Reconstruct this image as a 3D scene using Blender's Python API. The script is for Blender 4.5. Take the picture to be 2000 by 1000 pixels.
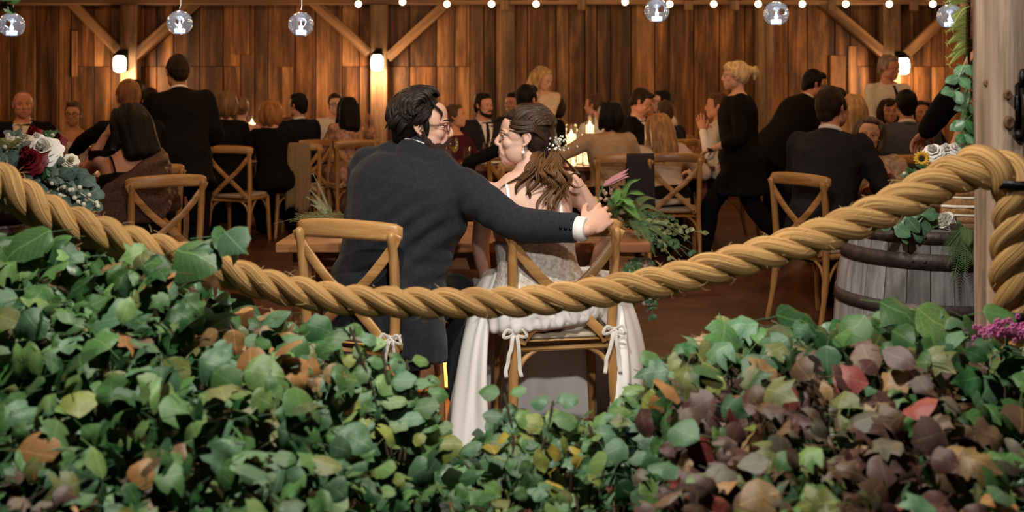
import bpy, math, random
import numpy as np
from mathutils import Vector, Matrix, noise
from mathutils.bvhtree import BVHTree
for o in list(bpy.data.objects): bpy.data.objects.remove(o)
R = math.radians
sc = bpy.context.scene
COL = sc.collection
FPX, CAMZ, HORY = 2000.0, 1.39, 180.0          # focal length in px, eye height, horizon row
def P(px, py, D):                               # pixel + distance from the camera plane -> world point
    return Vector(((px-1000)*D/FPX, D, CAMZ-(py-HORY)*D/FPX))
# ---------------------------------------------------------------- camera
cd = bpy.data.cameras.new('camera'); cam = bpy.data.objects.new('camera', cd); COL.objects.link(cam)
cam.location = (0, 0, CAMZ); cam.rotation_euler = (R(90), 0, 0)
cd.sensor_width = 36; cd.lens = 36*FPX/2000; cd.shift_y = -(500-HORY)/2000
cd.dof.use_dof = True; cd.dof.focus_distance = 3.75; cd.dof.aperture_fstop = 4.0
cd.clip_start = 0.02
sc.camera = cam
# ---------------------------------------------------------------- world, lamps, exposure
w = bpy.data.worlds.new('night'); sc.world = w; w.use_nodes = True
w.node_tree.nodes['Background'].inputs[0].default_value = (0.05, 0.06, 0.09, 1)
w.node_tree.nodes['Background'].inputs[1].default_value = 0.05
sc.view_settings.view_transform = 'Standard'; sc.view_settings.look = 'None'
sc.view_settings.exposure = 0.0; sc.view_settings.gamma = 1.0; sc.view_settings.use_curve_mapping = False
def lamp(name, kind, loc, power, col, size=0.1, aim=None, spot=None, blend=0.5):
    l = bpy.data.lights.new(name, kind); l.energy = power; l.color = col
    if kind == 'AREA': l.shape = 'DISK'; l.size = size
    else: l.shadow_soft_size = size
    if kind == 'SPOT': l.spot_size = R(spot); l.spot_blend = blend
    o = bpy.data.objects.new(name, l); COL.objects.link(o); o.location = loc
    if aim is not None:
        o.rotation_euler = (Vector(aim)-Vector(loc)).to_track_quat('-Z', 'Y').to_euler()
    return o
# yard lamp on a pole behind the photographer, aimed through the door at the couple
lamp('yard_lamp', 'SPOT', (0.5, -0.4, 2.75), 330, (1.0, 0.93, 0.86), 0.07, (0.1, 4.1, 1.15), 46, 0.9)
# lamp above the door opening, shining down on rope and shrubs
lamp('door_lamp', 'SPOT', (-0.25, 1.8, 3.0), 250, (1.0, 0.94, 0.82), 0.05, (-0.1, 1.95, 0.8), 125, 0.7)
# unseen spot added under the lintel to brighten the couple and the barrels
lamp('added_lintel_fill', 'SPOT', (0.25, 2.5, 2.95), 130, (1.0, 0.93, 0.85), 0.08, (0.1, 4.0, 0.8), 105, 0.6)
# unseen warm fill above the frame, added to brighten the room and faces
for lx in (-5.2, -1.8, 1.7, 5.2):
    for ly, e in ((5.0, 46), (7.6, 46), (10.8, 29)):
        lamp('unseen_warm_fill', 'POINT', (lx, ly, 3.1), e, (1.0, 0.58, 0.27), 0.12)
# ---------------------------------------------------------------- materials
MATS = {}
def _nt(name):
    m = bpy.data.materials.new(name); m.use_nodes = True
    nt = m.node_tree; b = nt.nodes['Principled BSDF']
    return m, nt, b
def link(nt, a, b): nt.links.new(a, b)
def mat(name, col, rough=0.5, var=0.0, vscale=8, bump=0.0, bscale=60, metal=0, spec=0.5, sss=0, emit=None, estr=0,
        stretch=(1, 1, 1), sheen=0, trans=0, ior=1.45, coords='Object', randv=0.0, coat=0, aniso=None, bdist=0.01):
    if name in MATS: return MATS[name]
    m, nt, b = _nt(name)
    b.inputs['Base Color'].default_value = (*col, 1); b.inputs['Roughness'].default_value = rough
    b.inputs['Metallic'].default_value = metal; b.inputs['Specular IOR Level'].default_value = spec
    b.inputs['IOR'].default_value = ior
    if sss: 
        b.inputs['Subsurface Weight'].default_value = sss; b.inputs['Subsurface Radius'].default_value = (1, .35, .2)
        b.inputs['Subsurface Scale'].default_value = .012
    if sheen: b.inputs['Sheen Weight'].default_value = sheen; b.inputs['Sheen Roughness'].default_value = .5
    if trans: b.inputs['Transmission Weight'].default_value = trans
    if coat: b.inputs['Coat Weight'].default_value = coat
    if emit: b.inputs['Emission Color'].default_value = (*emit, 1); b.inputs['Emission Strength'].default_value = estr
    if var or bump or randv:
        tc = nt.nodes.new('ShaderNodeTexCoord'); mp = nt.nodes.new('ShaderNodeMapping')
        mp.inputs['Scale'].default_value = stretch
        link(nt, tc.outputs[coords], mp.inputs['Vector'])
        vec = mp.outputs['Vector']
        oi = nt.nodes.new('ShaderNodeObjectInfo')
        if coords == 'Object':
            ad = nt.nodes.new('ShaderNodeVectorMath'); ad.operation = 'ADD'
            ml = nt.nodes.new('ShaderNodeMath'); ml.operation = 'MULTIPLY'; ml.inputs[1].default_value = 57.3
            link(nt, oi.outputs['Random'], ml.inputs[0]); link(nt, vec, ad.inputs[0]); link(nt, ml.outputs[0], ad.inputs[1])
            vec = ad.outputs[0]
        if var or randv:
            nz = nt.nodes.new('ShaderNodeTexNoise'); nz.inputs['Scale'].default_value = vscale; nz.inputs['Detail'].default_value = 5
            link(nt, vec, nz.inputs['Vector'])
            mr = nt.nodes.new('ShaderNodeMapRange'); mr.inputs['From Min'].default_value = .3; mr.inputs['From Max'].default_value = .7
            mr.inputs['To Min'].default_value = 1-var; mr.inputs['To Max'].default_value = 1+var
            link(nt, nz.outputs['Fac'], mr.inputs['Value'])
            val = mr.outputs[0]
            if randv:
                m2 = nt.nodes.new('ShaderNodeMapRange'); m2.inputs['To Min'].default_value = 1-randv; m2.inputs['To Max'].default_value = 1+randv
                link(nt, oi.outputs['Random'], m2.inputs['Value'])
                mm = nt.nodes.new('ShaderNodeMath'); mm.operation = 'MULTIPLY'
                link(nt, val, mm.inputs[0]); link(nt, m2.outputs[0], mm.inputs[1]); val = mm.outputs[0]
            vm = nt.nodes.new('ShaderNodeVectorMath'); vm.operation = 'SCALE'; vm.inputs[0].default_value = col
            link(nt, val, vm.inputs['Scale']); link(nt, vm.outputs[0], b.inputs['Base Color'])
        if bump:
            n2 = nt.nodes.new('ShaderNodeTexNoise'); n2.inputs['Scale'].default_value = bscale; n2.inputs['Detail'].default_value = 4
            link(nt, vec, n2.inputs['Vector'])
            bp = nt.nodes.new('ShaderNodeBump'); bp.inputs['Strength'].default_value = bump; bp.inputs['Distance'].default_value = bdist
            link(nt, n2.outputs['Fac'], bp.inputs['Height']); link(nt, bp.outputs['Normal'], b.inputs['Normal'])
    MATS[name] = m
    return m
def thin_glass(name, tint=(1, 1, 1), gloss=.12, milk=0.0):
    """pane/vessel glass: see-through with edge reflections"""
    m = bpy.data.materials.new(name); m.use_nodes = True; nt = m.node_tree; nt.nodes.clear()
    out = nt.nodes.new('ShaderNodeOutputMaterial'); tr = nt.nodes.new('ShaderNodeBsdfTransparent'); gl = nt.nodes.new('ShaderNodeBsdfGlossy')
    tr.inputs[0].default_value = (*tint, 1); gl.inputs['Roughness'].default_value = .03
    fr = nt.nodes.new('ShaderNodeLayerWeight'); fr.inputs['Blend'].default_value = gloss
    mr = nt.nodes.new('ShaderNodeMapRange'); mr.inputs['To Min'].default_value = .03; mr.inputs['To Max'].default_value = .75
    mx = nt.nodes.new('ShaderNodeMixShader')
    link(nt, fr.outputs['Facing'], mr.inputs['Value']); link(nt, mr.outputs[0], mx.inputs[0]); link(nt, tr.outputs[0], mx.inputs[1]); link(nt, gl.outputs[0], mx.inputs[2]); 
    last = mx.outputs[0]
    if milk:
        ts = nt.nodes.new('ShaderNodeBsdfTranslucent'); m3 = nt.nodes.new('ShaderNodeMixShader'); m3.inputs[0].default_value = milk; link(nt, last, m3.inputs[1]); link(nt, ts.outputs[0], m3.inputs[2]); last = m3.outputs[0]
    link(nt, last, out.inputs[0])
    MATS[name] = m; return m
def ramp(nt, stops):
    r = nt.nodes.new('ShaderNodeValToRGB'); e = r.color_ramp.elements
    e[0].position, e[0].color = stops[0][0], (*stops[0][1], 1); e[1].position, e[1].color = stops[-1][0], (*stops[-1][1], 1)
    for p, c in stops[1:-1]:
        x = e.new(p); x.color = (*c, 1)
    return r
def wood(name, dark, mid, light, axis=2, scale=1.0, rough=0.6, bump=0.4, stain=0.0, randv=.25):
    """grain running along the object's axis (0, 1 or 2); each object gets its own offset and tone"""
    if name in MATS: return MATS[name]
    m, nt, b = _nt(name); b.inputs['Roughness'].default_value = rough
    tc = nt.nodes.new('ShaderNodeTexCoord'); oi = nt.nodes.new('ShaderNodeObjectInfo')
    ml = nt.nodes.new('ShaderNodeMath'); ml.operation = 'MULTIPLY'; ml.inputs[1].default_value = 91.7
    ad = nt.nodes.new('ShaderNodeVectorMath'); ad.operation = 'ADD'
    link(nt, oi.outputs['Random'], ml.inputs[0]); link(nt, tc.outputs['Object'], ad.inputs[0]); link(nt, ml.outputs[0], ad.inputs[1])
    mp = nt.nodes.new('ShaderNodeMapping'); s = [9*scale]*3; s[axis] = .55*scale; mp.inputs['Scale'].default_value = s
    link(nt, ad.outputs[0], mp.inputs['Vector'])
    n1 = nt.nodes.new('ShaderNodeTexNoise'); n1.inputs['Scale'].default_value = 1.0; n1.inputs['Detail'].default_value = 6; n1.inputs['Distortion'].default_value = .6
    link(nt, mp.outputs[0], n1.inputs['Vector'])
    mp2 = nt.nodes.new('ShaderNodeMapping'); s = [60*scale]*3; s[axis] = 1.6*scale; mp2.inputs['Scale'].default_value = s
    link(nt, ad.outputs[0], mp2.inputs['Vector'])
    n2 = nt.nodes.new('ShaderNodeTexNoise'); n2.inputs['Scale'].default_value = 1.0; n2.inputs['Detail'].default_value = 4
    link(nt, mp2.outputs[0], n2.inputs['Vector'])
    mx = nt.nodes.new('ShaderNodeMath'); mx.operation = 'MULTIPLY_ADD'; mx.inputs[1].default_value = .35
    sb = nt.nodes.new('ShaderNodeMath'); sb.operation = 'SUBTRACT'; sb.inputs[1].default_value = .5
    link(nt, n2.outputs['Fac'], sb.inputs[0]); link(nt, sb.outputs[0], mx.inputs[0]); link(nt, n1.outputs['Fac'], mx.inputs[2])
    rp = ramp(nt, [(.3, dark), (.5, mid), (.72, light)])
    link(nt, mx.outputs[0], rp.inputs['Fac'])
    m2 = nt.nodes.new('ShaderNodeMapRange'); m2.inputs['To Min'].default_value = 1-randv; m2.inputs['To Max'].default_value = 1+randv
    link(nt, oi.outputs['Random'], m2.inputs['Value'])
    vm = nt.nodes.new('ShaderNodeVectorMath'); vm.operation = 'SCALE'
    link(nt, rp.outputs[0], vm.inputs[0]); link(nt, m2.outputs[0], vm.inputs['Scale'])
    colout = vm.outputs[0]
    if stain:                                   # weather stains and water marks
        mp3 = nt.nodes.new('ShaderNodeMapping'); s3 = [5.0]*3; s3[axis] = 1.1; mp3.inputs['Scale'].default_value = s3; link(nt, ad.outputs[0], mp3.inputs['Vector'])
        n3 = nt.nodes.new('ShaderNodeTexNoise'); n3.inputs['Scale'].default_value = 1; n3.inputs['Detail'].default_value = 8; n3.inputs['Roughness'].default_value = .7; link(nt, mp3.outputs[0], n3.inputs['Vector'])
        m4 = nt.nodes.new('ShaderNodeMapRange'); m4.inputs['From Min'].default_value = .36; m4.inputs['From Max'].default_value = .60; m4.inputs['To Min'].default_value = 1-stain; m4.inputs['To Max'].default_value = 1.12; link(nt, n3.outputs['Fac'], m4.inputs['Value'])
        v4 = nt.nodes.new('ShaderNodeVectorMath'); v4.operation = 'SCALE'; link(nt, colout, v4.inputs[0]); link(nt, m4.outputs[0], v4.inputs['Scale']); colout = v4.outputs[0]
    link(nt, colout, b.inputs['Base Color'])
    bp = nt.nodes.new('ShaderNodeBump'); bp.inputs['Strength'].default_value = bump; bp.inputs['Distance'].default_value = .01
    link(nt, mx.outputs[0], bp.inputs['Height']); link(nt, bp.outputs['Normal'], b.inputs['Normal'])
    MATS[name] = m
    return m
def fibre(name, dark, light, along=3.0, across=40.0, rough=.75, bump=.6, spec=.3):
    """streaks that follow UV u (length) - ropes and hair"""
    if name in MATS: return MATS[name]
    m, nt, b = _nt(name); b.inputs['Roughness'].default_value = rough; b.inputs['Specular IOR Level'].default_value = spec
    tc = nt.nodes.new('ShaderNodeTexCoord'); mp = nt.nodes.new('ShaderNodeMapping'); mp.inputs['Scale'].default_value = (along, across, 1)
    link(nt, tc.outputs['UV'], mp.inputs['Vector'])
    n1 = nt.nodes.new('ShaderNodeTexNoise'); n1.inputs['Scale'].default_value = 1; n1.inputs['Detail'].default_value = 5
    link(nt, mp.outputs[0], n1.inputs['Vector'])
    rp = ramp(nt, [(.32, dark), (.68, light)]); link(nt, n1.outputs['Fac'], rp.inputs['Fac']); link(nt, rp.outputs[0], b.inputs['Base Color'])
    bp = nt.nodes.new('ShaderNodeBump'); bp.inputs['Strength'].default_value = bump; bp.inputs['Distance'].default_value = .004
    link(nt, n1.outputs['Fac'], bp.inputs['Height']); link(nt, bp.outputs['Normal'], b.inputs['Normal'])
    MATS[name] = m
    return m
# ---------------------------------------------------------------- mesh building
class MB:
    def __init__(s): s.v = []; s.f = []; s.m = []; s.n = 0; s.uv = []; s.hasuv = False
    def add(s, vf, mi=0, uv=None):
        V, F = vf[0], vf[1]
        if len(vf) > 2: uv = vf[2]
        V = np.asarray(V, float).reshape(-1, 3); o = s.n
        s.v.append(V); s.n += len(V)
        s.f += [tuple(i+o for i in f) for f in F]; s.m += [mi]*len(F)
        if uv is not None: s.hasuv = True; s.uv += list(uv)
        else: s.uv += [None]*len(F)
        return s
    def verts(s): return np.vstack(s.v) if s.v else np.zeros((0, 3))
    def mesh(s, name, mats, smooth=True):
        me = bpy.data.meshes.new(name); me.from_pydata(s.verts().tolist(), [], s.f); 
        for m in (mats if isinstance(mats, (list, tuple)) else [mats]): me.materials.append(m)
        if any(s.m): me.polygons.foreach_set('material_index', s.m)
        if smooth: me.polygons.foreach_set('use_smooth', [True]*len(s.f))
        if s.hasuv:
            ul = me.uv_layers.new(name='UVMap'); flat = []
            for f, u in zip(s.f, s.uv):
                if u is None: flat += [0.0]*(2*len(f))
                else:
                    for a in u: flat += [a[0], a[1]]
            ul.data.foreach_set('uv', flat)
        me.update()
        return me
    def build(s, name, mats, parent=None, smooth=True, loc=None, rot=None):
        return mkobj(name, s.mesh(name, mats, smooth), parent, loc, rot)
def mkobj(name, me, parent=None, loc=None, rot=None):
    o = bpy.data.objects.new(name, me); COL.objects.link(o)
    if parent is not None: o.parent = parent
    if loc is not None: o.location = loc
    if rot is not None: o.rotation_euler = rot
    return o
def tag(o, label=None, cat=None, group=None, kind=None):
    if label: o['label'] = label
    if cat: o['category'] = cat
    if group: o['group'] = group
    if kind: o['kind'] = kind
    return o
def empty(name, loc=(0, 0, 0), rz=0, label=None, cat=None, group=None, kind=None):
    o = bpy.data.objects.new(name, None); COL.objects.link(o); o.location = loc; o.rotation_euler = (0, 0, rz)
    o.empty_display_size = .1
    return tag(o, label, cat, group, kind)
def copy_tree(o, parent=None):
    c = o.copy(); COL.objects.link(c); c.parent = parent
    for ch in o.children: copy_tree(ch, c)
    return c
def T(vf, M):
    V = np.asarray(vf[0], float); M = np.array(M)
    return (V @ M[:3, :3].T + M[:3, 3],) + tuple(vf[1:])
def grid_faces(nu, nv, closed_u=True):
    F = []
    for j in range(nv-1):
        for i in range(nu if closed_u else nu-1):
            i2 = (i+1) % nu
            F.append((j*nu+i, j*nu+i2, (j+1)*nu+i2, (j+1)*nu+i))
    return F
def ell(c, r, nu=14, nv=9, M=None):
    if not hasattr(r, '__len__'): r = (r, r, r)
    V = [(0, 0, -1)]
    for j in range(1, nv):
        t = -math.pi/2+math.pi*j/nv
        for i in range(nu):
            a = 2*math.pi*i/nu; V.append((math.cos(t)*math.cos(a), math.cos(t)*math.sin(a), math.sin(t)))
    V.append((0, 0, 1))
    F = [(0, 1+(i+1) % nu, 1+i) for i in range(nu)]
    F += [tuple(1+k for k in f) for f in grid_faces(nu, nv-1)]
    b = 1+(nv-2)*nu; e = len(V)-1
    F += [(b+i, b+(i+1) % nu, e) for i in range(nu)]
    V = np.array(V)*np.array(r)
    if M is not None: V = V @ np.array(M)[:3, :3].T
    return V+np.array(c), F
def box(c, s, ch=0.0, M=None):
    """chamfered box, centre c, full size s"""
    hx, hy, hz = s[0]/2, s[1]/2, s[2]/2
    if ch <= 0:
        V = [(x, y, z) for x in (-hx, hx) for y in (-hy, hy) for z in (-hz, hz)]
        F = [(0, 1, 3, 2), (4, 6, 7, 5), (0, 4, 5, 1), (2, 3, 7, 6), (0, 2, 6, 4), (1, 5, 7, 3)]
    else:
        ch = min(ch, hx*.9, hy*.9, hz*.9); V = []; idx = {}
        for sx in (-1, 1):
            for sy in (-1, 1):
                for sz in (-1, 1):
                    for a in range(3):
                        p = [sx*hx, sy*hy, sz*hz]
                        for k in range(3):
                            if k != a: p[k] -= (sx, sy, sz)[k]*ch
                        idx[(sx, sy, sz, a)] = len(V); V.append(p)
        F = []
        for a in range(3):
            b, c2 = (a+1) % 3, (a+2) % 3
            for sg in (-1, 1):
                q = []
                for (u, v) in ((-1, -1), (1, -1), (1, 1), (-1, 1)):
                    k = [0, 0, 0]; k[a] = sg; k[b] = u; k[c2] = v; q.append(idx[(*k, a)])
                F.append(tuple(q if sg > 0 else q[::-1]))
        for a in range(3):              # edges along axis a
            b, c2 = (a+1) % 3, (a+2) % 3
            for u in (-1, 1):
                for v in (-1, 1):
                    k0 = [0, 0, 0]; k0[b] = u; k0[c2] = v; k1 = list(k0); k0[a] = -1; k1[a] = 1
                    q = (idx[(*k0, b)], idx[(*k1, b)], idx[(*k1, c2)], idx[(*k0, c2)])
                    F.append(q if u*v > 0 else q[::-1])
        for sx in (-1, 1):
            for sy in (-1, 1):
                for sz in (-1, 1):
                    q = (idx[(sx, sy, sz, 0)], idx[(sx, sy, sz, 1)], idx[(sx, sy, sz, 2)])
                    F.append(q if sx*sy*sz > 0 else q[::-1])
    V = np.array(V, float)
    if M is not None: V = V @ np.array(M)[:3, :3].T
    return V+np.array(c), F
def nrm(v):
    v = np.asarray(v, float); l = np.linalg.norm(v); return v/l if l > 1e-9 else v
def tube(pts, rad, n=10, up=None, cap=True, flat=1.0, twist=0.0, uv=False, vlen=None, roundcap=True):
    """swept tube; rad scalar/list; flat = ratio of the second radius; fixed `up` makes the first radius lie along it"""
    pts = np.asarray(pts, float); k = len(pts)
    rad = np.full(k, rad, float) if not hasattr(rad, '__len__') else np.asarray(rad, float)
    fl = np.full(k, flat, float) if not hasattr(flat, '__len__') else np.asarray(flat, float)
    tg = np.gradient(pts, axis=0) if k > 1 else np.array([[0, 0, 1.]])
    tg = np.array([nrm(t) for t in tg])
    if cap and roundcap:
        e0 = [(pts[0]-tg[0]*rad[0]*min(1, fl[0])*s, rad[0]*c) for s, c in ((.95, .3), (.7, .71))]
        e1 = [(pts[-1]+tg[-1]*rad[-1]*min(1, fl[-1])*s, rad[-1]*c) for s, c in ((.7, .71), (.95, .3))]
        pts = np.vstack([[e[0] for e in e0], pts, [e[0] for e in e1]])
        rad = np.concatenate([[e[1] for e in e0], rad, [e[1] for e in e1]])
        fl = np.concatenate([[fl[0]]*2, fl, [fl[-1]]*2]); tg = np.vstack([[tg[0]]*2, tg, [tg[-1]]*2]); k += 4
    a0 = np.array(up, float) if up is not None else (np.array([0, 0, 1.]) if abs(tg[0][2]) < .9 else np.array([1., 0, 0]))
    V = []; nn = nrm(a0-tg[0]*a0.dot(tg[0])); L = 0; ls = []
    ca = [(math.cos(2*math.pi*i/n), math.sin(2*math.pi*i/n)) for i in range(n)]
    for j in range(k):
        if j: L += np.linalg.norm(pts[j]-pts[j-1])
        ls.append(L)
        if up is not None and not isinstance(up, str):
            u = np.array(up, float); u = u-tg[j]*u.dot(tg[j]); nn = nrm(u) if np.linalg.norm(u) > 1e-4 else nn
        else: nn = nrm(nn-tg[j]*nn.dot(tg[j]))
        bb = np.cross(tg[j], nn)
        for c, s_ in ca: V.append(pts[j]+nn*(rad[j]*c)+bb*(rad[j]*fl[j]*s_))
    F = grid_faces(n, k)
    UV = None
    if uv:
        UV = []
        for j in range(k-1):
            for i in range(n):
                UV.append(((ls[j], i/n), (ls[j], (i+1)/n), (ls[j+1], (i+1)/n), (ls[j+1], i/n)))
    if cap:
        F.append(tuple(range(n))[::-1]); F.append(tuple(range((k-1)*n, k*n)))
        if uv: UV += [[(0, i/n) for i in range(n)]]*2
    return (np.array(V), F, UV) if uv else (np.array(V), F)
def loft(secs, n=20):
    """secs: list of (centre, xdir, ydir, a, b) superellipse rings, closed"""
    V = []
    for c, xd, yd, a, b in secs:
        c, xd, yd = np.array(c, float), np.array(xd, float), np.array(yd, float)
        for i in range(n):
            t = 2*math.pi*i/n; ct, st = math.cos(t), math.sin(t)
            x = math.copysign(abs(ct)**.85, ct); y = math.copysign(abs(st)**.85, st)
            V.append(c+xd*a*x+yd*b*y)
    F = grid_faces(n, len(secs)); F.append(tuple(range(n))[::-1]); F.append(tuple(range((len(secs)-1)*n, len(secs)*n)))
    return np.array(V), F
def lathe(prof, n=24, c=(0, 0, 0), cap=True):
    V = []
    for r, z in prof:
        for i in range(n):
            a = 2*math.pi*i/n; V.append((r*math.cos(a)+c[0], r*math.sin(a)+c[1], z+c[2]))
    F = grid_faces(n, len(prof))
    if cap: F.append(tuple(range(n))[::-1]); F.append(tuple(range((len(prof)-1)*n, len(prof)*n)))
    return np.array(V), F
def smoothpath(pts, k=6):
    """Catmull-Rom through pts"""
    p = [np.array(q, float) for q in pts]; p = [2*p[0]-p[1]]+p+[2*p[-1]-p[-2]]; out = []
    for i in range(1, len(p)-2):
        for j in range(k):
            t = j/k; a, b, c, d = p[i-1], p[i], p[i+1], p[i+2]
            out.append(.5*((2*b)+(-a+c)*t+(2*a-5*b+4*c-d)*t*t+(-a+3*b-3*c+d)*t**3))
    out.append(p[-2]); return np.array(out)
def interp(x, tab):
    return float(np.interp(x, [t[0] for t in tab], [t[1] for t in tab]))
_tmp = []
def remesh(mb, vox, smooth=3, fold=None, lam=.5):
    """union of everything in mb as one smooth continuous skin -> (V, F)"""
    me = bpy.data.meshes.new('tmp'); me.from_pydata(mb.verts().tolist(), [], mb.f)
    o = bpy.data.objects.new('tmp', me); COL.objects.link(o)
    md = o.modifiers.new('r', 'REMESH'); md.mode = 'VOXEL'; md.voxel_size = vox; md.adaptivity = 0
    dg = bpy.context.evaluated_depsgraph_get(); ev = o.evaluated_get(dg); m2 = ev.to_mesh()
    n = len(m2.vertices); V = np.empty(n*3); m2.vertices.foreach_get('co', V); V = V.reshape(-1, 3)
    nl = len(m2.loops); li = np.empty(nl, np.int32); m2.loops.foreach_get('vertex_index', li)
    npol = len(m2.polygons); ls = np.empty(npol, np.int32); lt = np.empty(npol, np.int32)
    m2.polygons.foreach_get('loop_start', ls); m2.polygons.foreach_get('loop_total', lt)
    ne = len(m2.edges); E = np.empty(ne*2, np.int32); m2.edges.foreach_get('vertices', E); E = E.reshape(-1, 2)
    F = [tuple(li[a:a+b].tolist()) for a, b in zip(ls, lt)]
    ev.to_mesh_clear(); bpy.data.objects.remove(o); bpy.data.meshes.remove(me)
    deg = np.bincount(E.ravel(), minlength=n).astype(float)[:, None]; deg[deg == 0] = 1
    def lap(V):
        S = np.zeros_like(V)
        for k in range(3):
            S[:, k] = np.bincount(E[:, 0], V[E[:, 1], k], n)+np.bincount(E[:, 1], V[E[:, 0], k], n)
        return S/deg-V
    for _ in range(smooth): V = V+lam*lap(V); V = V-lam*.35*lap(V)
    if fold:                                 # cloth folds: (amplitude, (sx, sy, sz))
        amp, s = fold; nn = normals(V, F); s = np.array(s)
        d = np.array([noise.noise(Vector(p*s))+.5*noise.noise(Vector(p*s*2.1+7)) for p in V])
        V = V+nn*(amp*d)[:, None]
    return V, F
def normals(V, F):
    N = np.zeros_like(V)
    q = np.array([f if len(f) == 4 else (f[0], f[1], f[2], f[2]) for f in F])
    fn = np.cross(V[q[:, 2]]-V[q[:, 0]], V[q[:, 3]]-V[q[:, 1]])
    tri = (q[:, 2] == q[:, 3])
    if tri.any(): fn[tri] = np.cross(V[q[tri, 1]]-V[q[tri, 0]], V[q[tri, 2]]-V[q[tri, 0]])
    for k in range(4):
        for a in range(3): N[:, a] += np.bincount(q[:, k], fn[:, a], len(V))
    l = np.linalg.norm(N, axis=1, keepdims=True); l[l == 0] = 1
    return N/l
def bvh(vf): return BVHTree.FromPolygons([Vector(v) for v in vf[0]], vf[1])
def patch(tree, rows, origin_y, d, off, thick=.003, back=None):
    """rows of (x, z) points projected along d onto a surface: a thin panel lying on it"""
    G = []; nc = len(rows[0]); dv = np.array(d, float)
    last = None
    for r in rows:
        for q in r:
            p = Vector(q) if len(q) == 3 else Vector((q[0], origin_y, q[1]))
            h = tree.ray_cast(p, Vector(d), 2.0)
            pt = np.array(h[0]) if h[0] is not None else (np.array(p)+dv*last if last is not None else np.array(p)+dv*.3)
            last = (pt-np.array(p)).dot(dv)
            G.append(pt-dv*off)
    G = np.array(G); n = len(G)
    V = np.vstack([G, G+dv*(thick+off)]); F = []; nr = len(rows)
    for j in range(nr-1):
        for i in range(nc-1):
            a = j*nc+i; F.append((a, a+1, a+nc+1, a+nc)); F.append((a+n, a+nc+n, a+nc+1+n, a+1+n))
    for j in range(nr-1):
        for a, b in ((j*nc, (j+1)*nc), ((j+1)*nc+nc-1, j*nc+nc-1)): F.append((a, b, b+n, a+n))
    for i in range(nc-1):
        F.append((i+1, i, i+n, i+1+n)); a = (nr-1)*nc+i; F.append((a, a+1, a+1+n, a+n))
    return V, F
# ================================================================ the setting
rng = random.Random(7)
WD = 14.3                                        # distance of the back wall
ROOM_X = 9.0; CEIL = 3.7
floor_m = mat('floor_stained', (.085, .032, .016), .42, .45, 3, .25, 12, stretch=(1, 1, 1))
ground_m = mat('garden_soil', (.012, .009, .006), .95, .5, 10, .6, 30)
wallw = wood('barn_board', (.030, .010, .003), (.16, .060, .018), (.42, .19, .065), 2, .85, .62, .5, stain=.72, randv=.42)
wallw2 = wood('barn_board_pale', (.09, .036, .014), (.25, .11, .042), (.50, .26, .11), 2, .85, .6, .5, stain=.6, randv=.3)
postw = wood('barn_post', (.10, .055, .03), (.25, .145, .08), (.40, .25, .15), 2, .8, .7, .5, stain=.5, randv=.15)
bracew = wood('barn_brace', (.10, .052, .026), (.24, .13, .065), (.38, .22, .12), 0, .8, .7, .5, randv=.15)
graypost = wood('weathered_post', (.09, .055, .035), (.32, .22, .155), (.50, .37, .28), 2, 1.9, .85, 1.0, stain=.25, randv=.05)
darkback = mat('gap_dark', (.02, .009, .004), .9)
ceil_m = wood('ceiling_board', (.05, .022, .01), (.13, .06, .025), (.22, .11, .05), 1, .8, .8, .3)
fl = MB().add(box((0, 8.35, -.05), (2*ROOM_X+.4, 12.1, .1))).build('floor', floor_m, smooth=False); tag(fl, kind='structure')
gr = MB().add(box((0, -2.85, -.16), (2*ROOM_X+.4, 10.3, .1))).build('ground', ground_m, smooth=False); tag(gr, kind='structure')
ce = MB().add(box((0, 8.35, CEIL+.05), (2*ROOM_X+.4, 12.1, .1))).build('ceiling', ceil_m, smooth=False); tag(ce, kind='structure')
for nm, sx in (('wall_left', -1), ('wall_right', 1)):
    o = MB().add(box((sx*(ROOM_X+.1), 8.35, CEIL/2), (.2, 12.1, CEIL))).build(nm, wallw, smooth=False); tag(o, kind='structure')
wall = MB().add(box((0, WD+.1, CEIL/2), (2*ROOM_X, .1, CEIL))).build('wall_back', darkback, smooth=False); tag(wall, kind='structure')
def plank(x0, x1, z0, z1, m, dy=0.0):
    c = ((x0+x1)/2, WD+.03-dy, (z0+z1)/2)
    MB().add(box((0, 0, 0), (x1-x0-.014, .04, z1-z0-.006), .004)).build('plank', m, wall, False, c)
def wx(px): return (px-1000)*WD/FPX
split_z = P(0, 130, WD).z
x = -ROOM_X
while x < ROOM_X:
    wdt = rng.uniform(.16, .40); x1 = min(ROOM_X, x+wdt); px = 1000+x*FPX/WD
    m = wallw2 if rng.random() < .3 else wallw
    if 130 < px < 460 or 640 < px < 900 or 1620 < px < 1900:
        zz = split_z
        plank(x, x1, 0, zz, m, rng.uniform(0, .012))
        plank(x, x1, zz, CEIL, wallw2 if rng.random() < .3 else wallw, rng.uniform(0, .012))
    else:
        plank(x, x1, 0, CEIL, m, rng.uniform(0, .012))
    x = x1
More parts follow.
